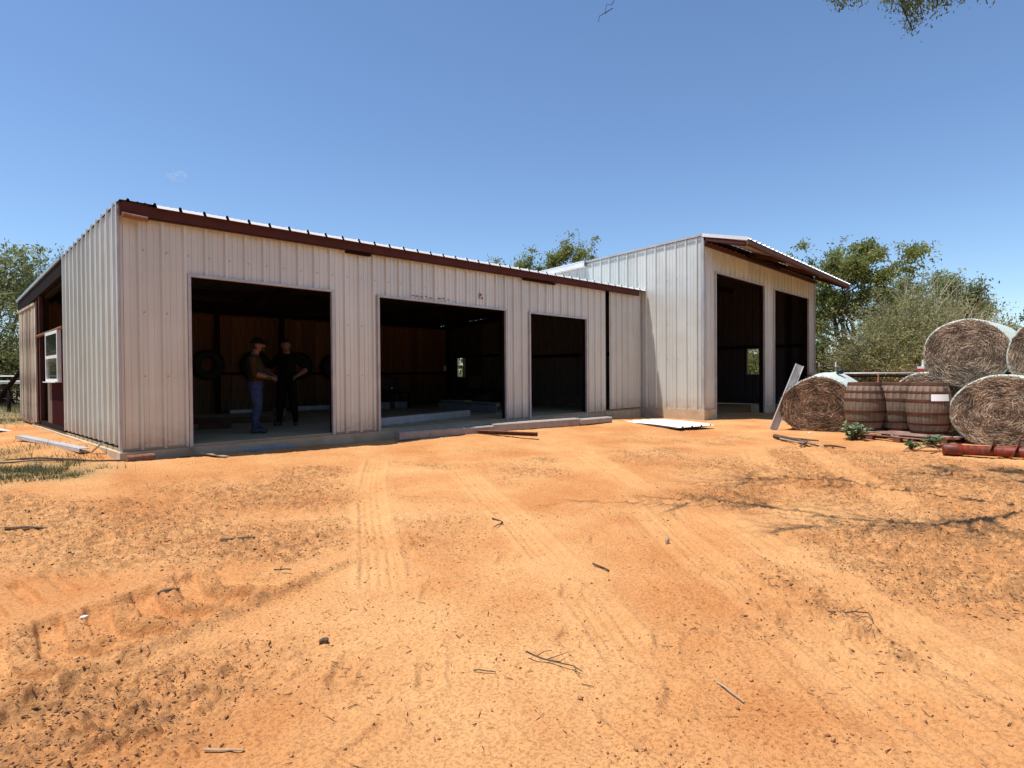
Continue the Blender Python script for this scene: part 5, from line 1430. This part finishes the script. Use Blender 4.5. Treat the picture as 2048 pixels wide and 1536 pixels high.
# ------------------------------------------------------------------ people
def make_person(label, loc, rz, H, sp, mats, assign, hair):
    """mats: list; assign(point) -> material index.  Local +Y is the way the person faces."""
    mb = MB()
    # torso: stacked elliptical rings from crotch to neck
    bl = sp['belly']                                            # (forward shift, half width, half depth)
    rings = [(.455, .050, .050, 0), (.475, .080, .066, 0), (.505, .098, .078, -.006), (.545, .099, .080, -.008), (.59, (.092 + bl[1]) / 2, (.075 + bl[2]) / 2, bl[0] * .6), (.63, bl[1], bl[2], bl[0]),
             (.675, (.104 + bl[1]) / 2, (.078 + bl[2]) / 2, bl[0] * .5), (.725, .112, .080, -.004), (.77, .116, .074, -.010), (.80, .100, .062, -.014), (.82, .064, .050, -.014), (.84, .042, .043, -.008), (.87, .036, .038, .004), (.91, .036, .040, .010)]
    n_ = 20; V = []
    for (z, rx, ry, cy) in rings:
        for j in range(n_):
            t = 2 * math.pi * j / n_
            V.append((rx * math.cos(t) * H, (cy + ry * math.sin(t)) * H, z * H))
    F = [(i * n_ + j, i * n_ + (j + 1) % n_, (i + 1) * n_ + (j + 1) % n_, (i + 1) * n_ + j) for i in range(len(rings) - 1) for j in range(n_)]
    F += [tuple(range(n_ - 1, -1, -1)), tuple((len(rings) - 1) * n_ + j for j in range(n_))]
    mb.add(V, F)
    def limb_(pts, rad):
        P_ = [Vector(p) * H for p in pts]; q = []; r_ = []
        for i in range(len(P_) - 1):
            for t in (0, .25, .5, .75):
                q.append(P_[i].lerp(P_[i + 1], t)); r_.append((rad[i] * (1 - t) + rad[i + 1] * t) * H)
        q.append(P_[-1]); r_.append(rad[-1] * H)
        mb.tube(q, r_, 14)
        for p, r in ((P_[0], rad[0]), (P_[-1], rad[-1])): mb.blob(p, (r * H,) * 3, 1, 0, 2)
        for p, r in zip(P_[1:-1], rad[1:-1]): mb.blob(p, (r * H * .99,) * 3, 1, 0, 2)
    for s, k in ((-1, 'l'), (1, 'r')):
        arm = sp['arm_' + k]; leg = sp['leg_' + k]
        sh = Vector((s * .112, -.012, .785)); mid = sh.lerp(Vector(arm[0]), .5)
        fm = Vector(arm[0]).lerp(Vector(arm[1]), .3)
        limb_([sh, mid, arm[0], fm, arm[1], arm[2]], [.043, .038, .029, .030, .019, .018])
        pm = Vector(arm[2]); dd = (pm - Vector(arm[1])).normalized(); cu = Vector(sp.get('curl_' + k, (0, .3, -1))).normalized(); sd = dd.cross(cu).normalized()
        for u in (-.011, 0, .011): mb.blob((pm - dd * .008 + sd * u) * H, (.017 * H,) * 3, 1, 0, 1)
        hp = Vector((s * .050, -.005, .49)); th_ = hp.lerp(Vector(leg[0]), .5); cf = Vector(leg[0]).lerp(Vector(leg[1]), .35) + Vector((0, -.008, 0))
        limb_([hp, th_, leg[0], cf, leg[1]], [.062, .056, .043, .043, .030])
        an = Vector(leg[1]); to = Vector(leg[2]); heel = an + (an - to).normalized() * .022; heel.z = .022
        limb_([heel, an.lerp(to, .4) * 1.0, to], [.024, .029, .023])
    # head with nose, brow, chin and ears
    hc = Vector((0, .022, .935)); bm = bmesh.new(); bmesh.ops.create_uvsphere(bm, u_segments=24, v_segments=18, radius=1.0)
    vs = []
    for v in bm.verts:
        x, y, z = v.co
        fx = .052 * (1 - .18 * max(0, -z)); fy = .066; fz = .070
        q = Vector((x * fx, y * fy, z * fz))
        if y > .75 and abs(x) < .3: q.y += .012 * math.exp(-((z + .12) / .22) ** 2) * (1 - abs(x) / .3) * 1.6      # nose
        if y > .5: q.y -= .007 * math.exp(-((z - .12) / .10) ** 2) * math.exp(-((abs(x) - .36) / .16) ** 2)         # eye sockets
        if y > .4: q.y -= .004 * math.exp(-((z + .45) / .06) ** 2) * (abs(x) < .4)                                    # mouth line
        if z < -.6 and y > 0: q.y += .008
        vs.append((q + hc) * H)
    bm.verts.index_update(); mb.add(vs, [[v.index for v in f.verts] for f in bm.faces]); bm.free()
    for s in (-1, 1):
        mb.blob(((s * .053) * H, .015 * H, .932 * H), (.008 * H, .014 * H, .020 * H), 1, .05, 1)
    # hands: palm comes from the skin; five separate bent fingers
    for s, k in ((-1, 'l'), (1, 'r')):
        wr = Vector(sp['arm_' + k][1]); pm = Vector(sp['arm_' + k][2]); d = (pm - wr).normalized()
        cu = Vector(sp.get('curl_' + k, (0, .3, -1))).normalized(); sd = d.cross(cu).normalized(); cu = sd.cross(d).normalized()
        for i, (off, L_) in enumerate(((-.016, .036), (-.0055, .042), (.0055, .040), (.016, .031))):
            p = pm + sd * off - d * .004
            pts = [p, p + d * L_ * .5 + cu * L_ * .12, p + d * L_ * .8 + cu * L_ * .42, p + d * L_ * .9 + cu * L_ * .75]
            mb.tube([q * H for q in pts], [.0060 * H, .0056 * H, .0050 * H, .0040 * H], 7)
        p = pm - d * .018 - sd * .014
        mb.tube([q * H for q in (p, p - sd * .016 + d * .012 + cu * .006, p - sd * .020 + d * .030 + cu * .012)], [.0070 * H, .0062 * H, .0045 * H], 7)
    # fuse into one surface
    tmp = bpy.data.objects.new('tmp', mb.mesh('tmp', mats)); COL.objects.link(tmp)
    rm = tmp.modifiers.new('R', 'REMESH'); rm.mode = 'VOXEL'; rm.voxel_size = 0.0065; rm.use_smooth_shade = True
    sm_ = tmp.modifiers.new('S', 'SMOOTH'); sm_.iterations = 2; sm_.factor = .4
    dg = bpy.context.evaluated_depsgraph_get(); dg.update()
    me2 = bpy.data.meshes.new_from_object(tmp.evaluated_get(dg)); bpy.data.objects.remove(tmp)
    me2.materials.clear()
    for m_ in mats: me2.materials.append(m_)
    me2.polygons.foreach_set('material_index', [assign(p.center / H) for p in me2.polygons])
    me2.polygons.foreach_set('use_smooth', [True] * len(me2.polygons))
    root = thing('person', label, 'person', loc, rz)
    b = bpy.data.objects.new('body', me2); COL.objects.link(b); b.parent = root
    # eyes
    eb = MB()
    for s in (-1, 1): eb.blob(((s * .019) * H, .080 * H, .943 * H), (.0065 * H, .004 * H, .004 * H), 1, 0, 1)
    eb.build('eyes', M['black'], root, True)
    hair(root, hc, H)
    return root


def near_seg(p, a, b, r):
    a = Vector(a); b = Vector(b); t = max(0, min(1, (p - a).dot(b - a) / (b - a).length_squared)); return (p - (a + (b - a) * t)).length < r


def hair_shell(root, hc, H, mat, name, zmin, k=1.10, back=-.2):
    bm = bmesh.new(); bmesh.ops.create_uvsphere(bm, u_segments=24, v_segments=16, radius=1.0)
    g = random.Random(5); keep = []
    for v in bm.verts:
        x, y, z = v.co; v.co = ((Vector((x * .052, y * .066, z * .070)) * (k + g.uniform(-.015, .02))) + hc) * H
        v.co.z += 0
    kill = [f for f in bm.faces if (f.calc_center_median() / H - hc).z < (zmin if (f.calc_center_median() / H - hc).y > back * .066 else -.035)]
    bmesh.ops.delete(bm, geom=kill, context='FACES')
    me = bpy.data.meshes.new(name); bm.to_mesh(me); bm.free(); me.materials.append(mat)
    me.polygons.foreach_set('use_smooth', [True] * len(me.polygons))
    o = bpy.data.objects.new(name, me); COL.objects.link(o); o.parent = root; return o


def cap_hair(root, hc, H):
    hair_shell(root, hc, H, M['black'], 'hair', .02, 1.06, .1)
    c = hair_shell(root, hc + Vector((0, 0, .006)), H, M['dark_cloth'], 'cap', .022, 1.17, -9)
    mb = MB(); V = []; n_ = 10
    for i in range(n_ + 1):
        a = math.radians(25 + 130 * i / n_)
        for (r, z) in ((.060, .028), (.118, .014), (.118, .009), (.060, .022)):
            V.append((Vector((math.cos(a) * r * .9, math.sin(a) * r, z)) + hc) * H)
    mb.add(V, [(i * 4 + j, i * 4 + (j + 1) % 4, i * 4 + 4 + (j + 1) % 4, i * 4 + 4 + j) for i in range(n_) for j in range(4)])
    mb.build('cap_brim', M['dark_cloth'], root)
    mb = MB(); mb.blob(((0) * H, (hc.y + .055) * H, (hc.z - .045) * H), (.036 * H, .022 * H, .030 * H), 3, .06, 2); mb.build('beard', M['black'], root, True)


def short_hair(root, hc, H): hair_shell(root, hc, H, M['black'], 'hair', .030, 1.09, -.1)


A1 = {'l': ((-.165, .02, .63), (-.06, .155, .60), (-.02, .185, .60)), 'r': ((.165, .01, .63), (.075, .16, .585), (.03, .19, .58))}
def assign1(p):
    for k in 'lr':
        a = A1[k]
        if near_seg(p, Vector(a[0]).lerp(Vector(a[1]), .25), a[2], .045) or (p - Vector(a[2])).length < .075: 
            if p.y > .02 and .5 < p.z < .72 and (p - Vector(a[1])).length < .16 and near_seg(p, a[0], a[2], .036): return 2
    if p.z > .835: return 2
    if p.z < .045: return 3
    if p.z < .545: return 1
    return 0
make_person('person in an olive shirt and blue jeans with a dark cap, turned away in profile', (2.13, 0.96, 0.001), math.radians(-122), 1.565,
            dict(belly=(.030, .108, .104), arm_l=A1['l'], arm_r=A1['r'], leg_l=((-.062, .012, .28), (-.066, -.02, .045), (-.078, .085, .024)), leg_r=((.064, .02, .28), (.068, -.005, .045), (.082, .10, .024)), curl_l=(1, .2, -.3), curl_r=(-1, .2, -.3)),
            [M['olive_cloth'], M['denim'], M['skin'], M['shoe']], assign1, cap_hair)
A2 = {'l': ((-.215, -.03, .655), (-.120, .045, .575), (-.095, .06, .555)), 'r': ((.220, -.035, .655), (.125, .04, .575), (.098, .058, .555))}
def assign2(p):
    for k in 'lr':
        a = A2[k]
        if (near_seg(p, Vector(a[0]).lerp(Vector(a[1]), .15), a[2], .034) or (p - Vector(a[2])).length < .04) and abs(p.x) > .085: return 2
    if p.z > .838: return 2
    if p.z < .045: return 3
    if p.z < .52: return 1
    return 0
make_person('person in black shirt and dark trousers with hands on hips, facing the yard', (3.18, 2.06, 0.001), math.radians(142), 1.645,
            dict(belly=(.010, .100, .086), arm_l=A2['l'], arm_r=A2['r'], leg_l=((-.075, .015, .28), (-.095, -.015, .045), (-.115, .075, .024)), leg_r=((.072, .015, .28), (.09, -.01, .045), (.115, .08, .024)), curl_l=(.3, .2, -1), curl_r=(-.3, .2, -1)),
            [M['dark_cloth'], M['dark_cloth'], M['skin'], M['shoe']], assign2, short_hair)

# ------------------------------------------------------------------ debris on the sand
g = np.random.default_rng(17)
def yard_points(n, near_bias=1.0):
    r = 1.5 * (9.0 / 1.5) ** (g.random(n) ** near_bias); a = g.uniform(-.82, .82, n) + math.atan2(FWD.y, FWD.x)
    x = CAM_POS[0] + r * np.cos(a); y = CAM_POS[1] + r * np.sin(a)
    ok = (y < -.15) & ~((x > 9.3) & (y < -4))
    return x[ok], y[ok]
# clods
x, y = yard_points(26000)
den = fbm(x * 1.2, y * 1.2, 33, 3)
k = (g.random(len(x)) < np.clip((den - .42) * 4.0, .05, 1) * .6); x, y = x[k], y[k]; n = len(x)
base = np.array([(1, 0, 0), (-1, 0, 0), (0, 1, 0), (0, -1, 0), (0, 0, 1), (0, 0, -.6)], float)
sz = g.gamma(1.2, .0013, n) + .0011
V = base[None] * sz[:, None, None] * g.uniform(.6, 1.5, (n, 6, 1))
ang = g.uniform(0, 6.28, n); ca, sa = np.cos(ang), np.sin(ang)
V = np.stack([V[..., 0] * ca[:, None] - V[..., 1] * sa[:, None], V[..., 0] * sa[:, None] + V[..., 1] * ca[:, None], V[..., 2]], -1)
V += np.stack([x, y, np.zeros(n)], -1)[:, None]
fc = np.array([(0, 2, 4), (2, 1, 4), (1, 3, 4), (3, 0, 4), (2, 0, 5), (1, 2, 5), (3, 1, 5), (0, 3, 5)])
gmesh = bpy.data.objects['ground']
from mathutils.bvhtree import BVHTree
gm = gmesh.data
gv = np.empty(len(gm.vertices) * 3, np.float32); gm.vertices.foreach_get('co', gv)
bvh = BVHTree.FromPolygons(gv.reshape(-1, 3).tolist(), [tuple(p.vertices) for p in gm.polygons])
def drop(x, y):
    h = bvh.ray_cast(Vector((x, y, 2.0)), Vector((0, 0, -1)))
    return h[0].z if h[0] is not None else gz(x, y)
zz = np.array([drop(a, b) for a, b in zip(x, y)])
V[..., 2] += (zz + sz * .3)[:, None]
F = (np.arange(n)[:, None, None] * 6 + fc[None]).reshape(-1, 3)
o = np_mesh('dirt_crumbs', V.reshape(-1, 3), F, M['clod']); set_tags(o, 'small crumbs of reddish soil scattered over the sand', 'soil crumbs', None, 'stuff')
# dark duff: small flattened bits thick on the littered patches
n = len(LITTER_SPOTS); P0 = LITTER_SPOTS + np.stack([g.normal(size=n) * .012, g.normal(size=n) * .012, np.zeros(n)], -1)
sz = np.minimum(g.gamma(1.3, .0010, n) + .0009, .006)
V = base[None] * sz[:, None, None] * g.uniform(.5, 1.5, (n, 6, 1)) * np.array([2.2, 1.0, .9])
ang = g.uniform(0, 6.28, n); ca, sa = np.cos(ang), np.sin(ang)
V = np.stack([V[..., 0] * ca[:, None] - V[..., 1] * sa[:, None], V[..., 0] * sa[:, None] + V[..., 1] * ca[:, None], V[..., 2] + sz[:, None] * .5], -1) + P0[:, None]
F = (np.arange(n)[:, None, None] * 6 + fc[None]).reshape(-1, 3)
M['duff'] = mat_basic('dark_duff', (0.12, 0.050, 0.020), (0.30, 0.140, 0.058), .95, 0, 20, island=.5)
o = np_mesh('leaf_duff', V.reshape(-1, 3), F, M['duff']); set_tags(o, 'dark broken leaf and bark bits in patches on the sand', 'leaf litter', None, 'stuff')
# straw, duff and tiny twigs
x, y = yard_points(9000)
den = fbm(x * 1.4 + 3, y * 1.4, 33, 4) + .25 * np.exp(-((x + .4) ** 2 + (y + 4) ** 2) / 2.0) + .2 * np.exp(-((x - 4.8) ** 2 + (y + 8) ** 2) / 4.0)
k = g.random(len(x)) < np.clip((den - .40) * 2.5, .02, 1) * .6; x, y = x[k], y[k]; n = len(x)
zz = np.array([drop(a, b) for a, b in zip(x, y)]) + .004
a = g.uniform(0, 6.28, n); L_ = g.gamma(1.6, .008, n) + .006; w = g.uniform(.0008, .0018, n)
d = np.stack([np.cos(a), np.sin(a), g.normal(size=n) * .12], -1); s = np.stack([-np.sin(a), np.cos(a), np.zeros(n)], -1)
c = np.stack([x, y, zz], -1)
up_ = np.array([0, 0, 1.0])
V = np.stack([c - d * L_[:, None] / 2 - s * w[:, None], c - d * L_[:, None] / 2 + s * w[:, None], c - d * L_[:, None] / 2 + up_ * w[:, None] * 1.6,
              c + d * L_[:, None] / 2 - s * w[:, None], c + d * L_[:, None] / 2 + s * w[:, None], c + d * L_[:, None] / 2 + up_ * w[:, None] * 1.6], 1)
F = (np.arange(n)[:, None, None] * 6 + np.array([(0, 1, 4, 3), (1, 2, 5, 4), (2, 0, 3, 5)])[None]).reshape(-1, 4)
o = np_mesh('plant_litter', V.reshape(-1, 3), F, M['litter']); set_tags(o, 'dry bits of straw and twig scattered over the sand', 'litter', None, 'stuff')

def yt(label, pts, r0, r1, mat, seed, br=0, name='twig'):
    stick(name, label, 'twig', [(a, b, drop(a, b) + h) for (a, b, h) in pts], r0, r1, mat, 6, .004, br, seed, 'twigs lying on the sand')
yt('forked dry twig on bare sand low in the middle of the view', [(-.20, -7.26, .03), (-.15, -7.38, .012), (-.13, -7.50, .012)], .0036, .002, M['dark_twig'], 1, 4)
yt('thin straight twig left of the forked one', [(-.42, -7.16, .006), (-.36, -7.24, .008)], .003, .002, M['dark_twig'], 2)
yt('small curved stick on smooth sand in the middle distance', [(1.42, -5.40, .008), (1.36, -5.58, .015), (1.22, -5.62, .008)], .007, .004, M['dark_twig'], 3)
yt('short straight dark stick right of the middle', [(1.02, -6.72, .012), (.99, -6.86, .010)], .006, .005, M['dark_twig'], 4)
yt('dark stick by the deep tyre print at the left', [(-1.02, -5.22, .015), (-.93, -5.28, .02)], .008, .007, M['dark_twig'], 5)
yt('thick dark stick in the littered patch at the far left', [(-1.44, -2.78, .012), (-1.32, -2.86, .02), (-1.20, -2.97, .014)], .013, .009, M['dark_twig'], 6)
yt('dark straight stick lying across the littered patch', [(-.36, -4.32, .014), (-.17, -4.48, .014)], .010, .008, M['dark_twig'], 7)
yt('pale splinter of wood at the bottom left', [(-1.34, -6.88, .006), (-1.25, -6.97, .008)], .004, .003, M['tan_twig'], 8)
yt('small dark twig standing beside the bare middle track', [(-.42, -5.36, .01), (-.36, -5.46, .03)], .005, .004, M['dark_twig'], 9, 1)
yt('slim pale stem low in the middle right', [(.18, -7.92, .006), (.10, -8.06, .008)], .004, .003, M['tan_twig'], 10)
yt('curled twig near the right edge on dark soil', [(1.15, -8.05, .01), (1.25, -8.2, .02), (1.1, -8.28, .01)], .0038, .0025, M['dark_twig'], 11, 2)
cb = MB(); cb.blob((0, 0, .02), (.018, .018, .035), 6, .2, 1)
set_tags(cb.build('dried_pod', M['tan_twig'], None, loc=(1.76, -6.83, drop(1.76, -6.83))), 'small upright tan lump alone on the sand right of the middle', 'pod')
wb = MB(); wb.blob((0, 0, .008), (.022, .016, .010), 7, .15, 1)
set_tags(wb.build('stone', M['pebble'], None, loc=(-1.375, -5.294, drop(-1.375, -5.294))), 'white pebble beside the tractor tyre print', 'stone')
db = MB(); db.blob((0, 0, .014), (.026, .020, .018), 8, .2, 1)
set_tags(db.build('stone', M['dark_twig'], None, loc=(-.70, -6.48, drop(-.70, -6.48))), 'dark stone low at the left of the bare sand', 'stone')

# faint wisp of cloud far off
cl = MB(); cl.blob((0, 0, 0), (38, 30, 22), 1, .1, 2)
cm = bpy.data.materials.new('cloud_vapour'); cm.use_nodes = True
cn = cm.node_tree; cn.nodes.clear()
co = cn.nodes.new('ShaderNodeOutputMaterial'); pv = cn.nodes.new('ShaderNodeVolumePrincipled'); tc = cn.nodes.new('ShaderNodeTexCoord'); nz = cn.nodes.new('ShaderNodeTexNoise'); rp = cn.nodes.new('ShaderNodeMapRange')
nz.inputs['Scale'].default_value = .05; nz.inputs['Detail'].default_value = 4
rp.inputs['From Min'].default_value = .52; rp.inputs['From Max'].default_value = .72; rp.inputs['To Max'].default_value = .02
cn.links.new(tc.outputs['Object'], nz.inputs['Vector']); cn.links.new(nz.outputs['Fac'], rp.inputs['Value']); cn.links.new(rp.outputs['Result'], pv.inputs['Density']); cn.links.new(pv.outputs[0], co.inputs['Volume'])
pv.inputs['Color'].default_value = (.95, .96, .98, 1)
set_tags(cl.build('cloud', cm, None, True, loc=(663.7, 2200.0, 691.0)), 'faint small wisp of cloud in the upper left sky', 'cloud', None, 'stuff')
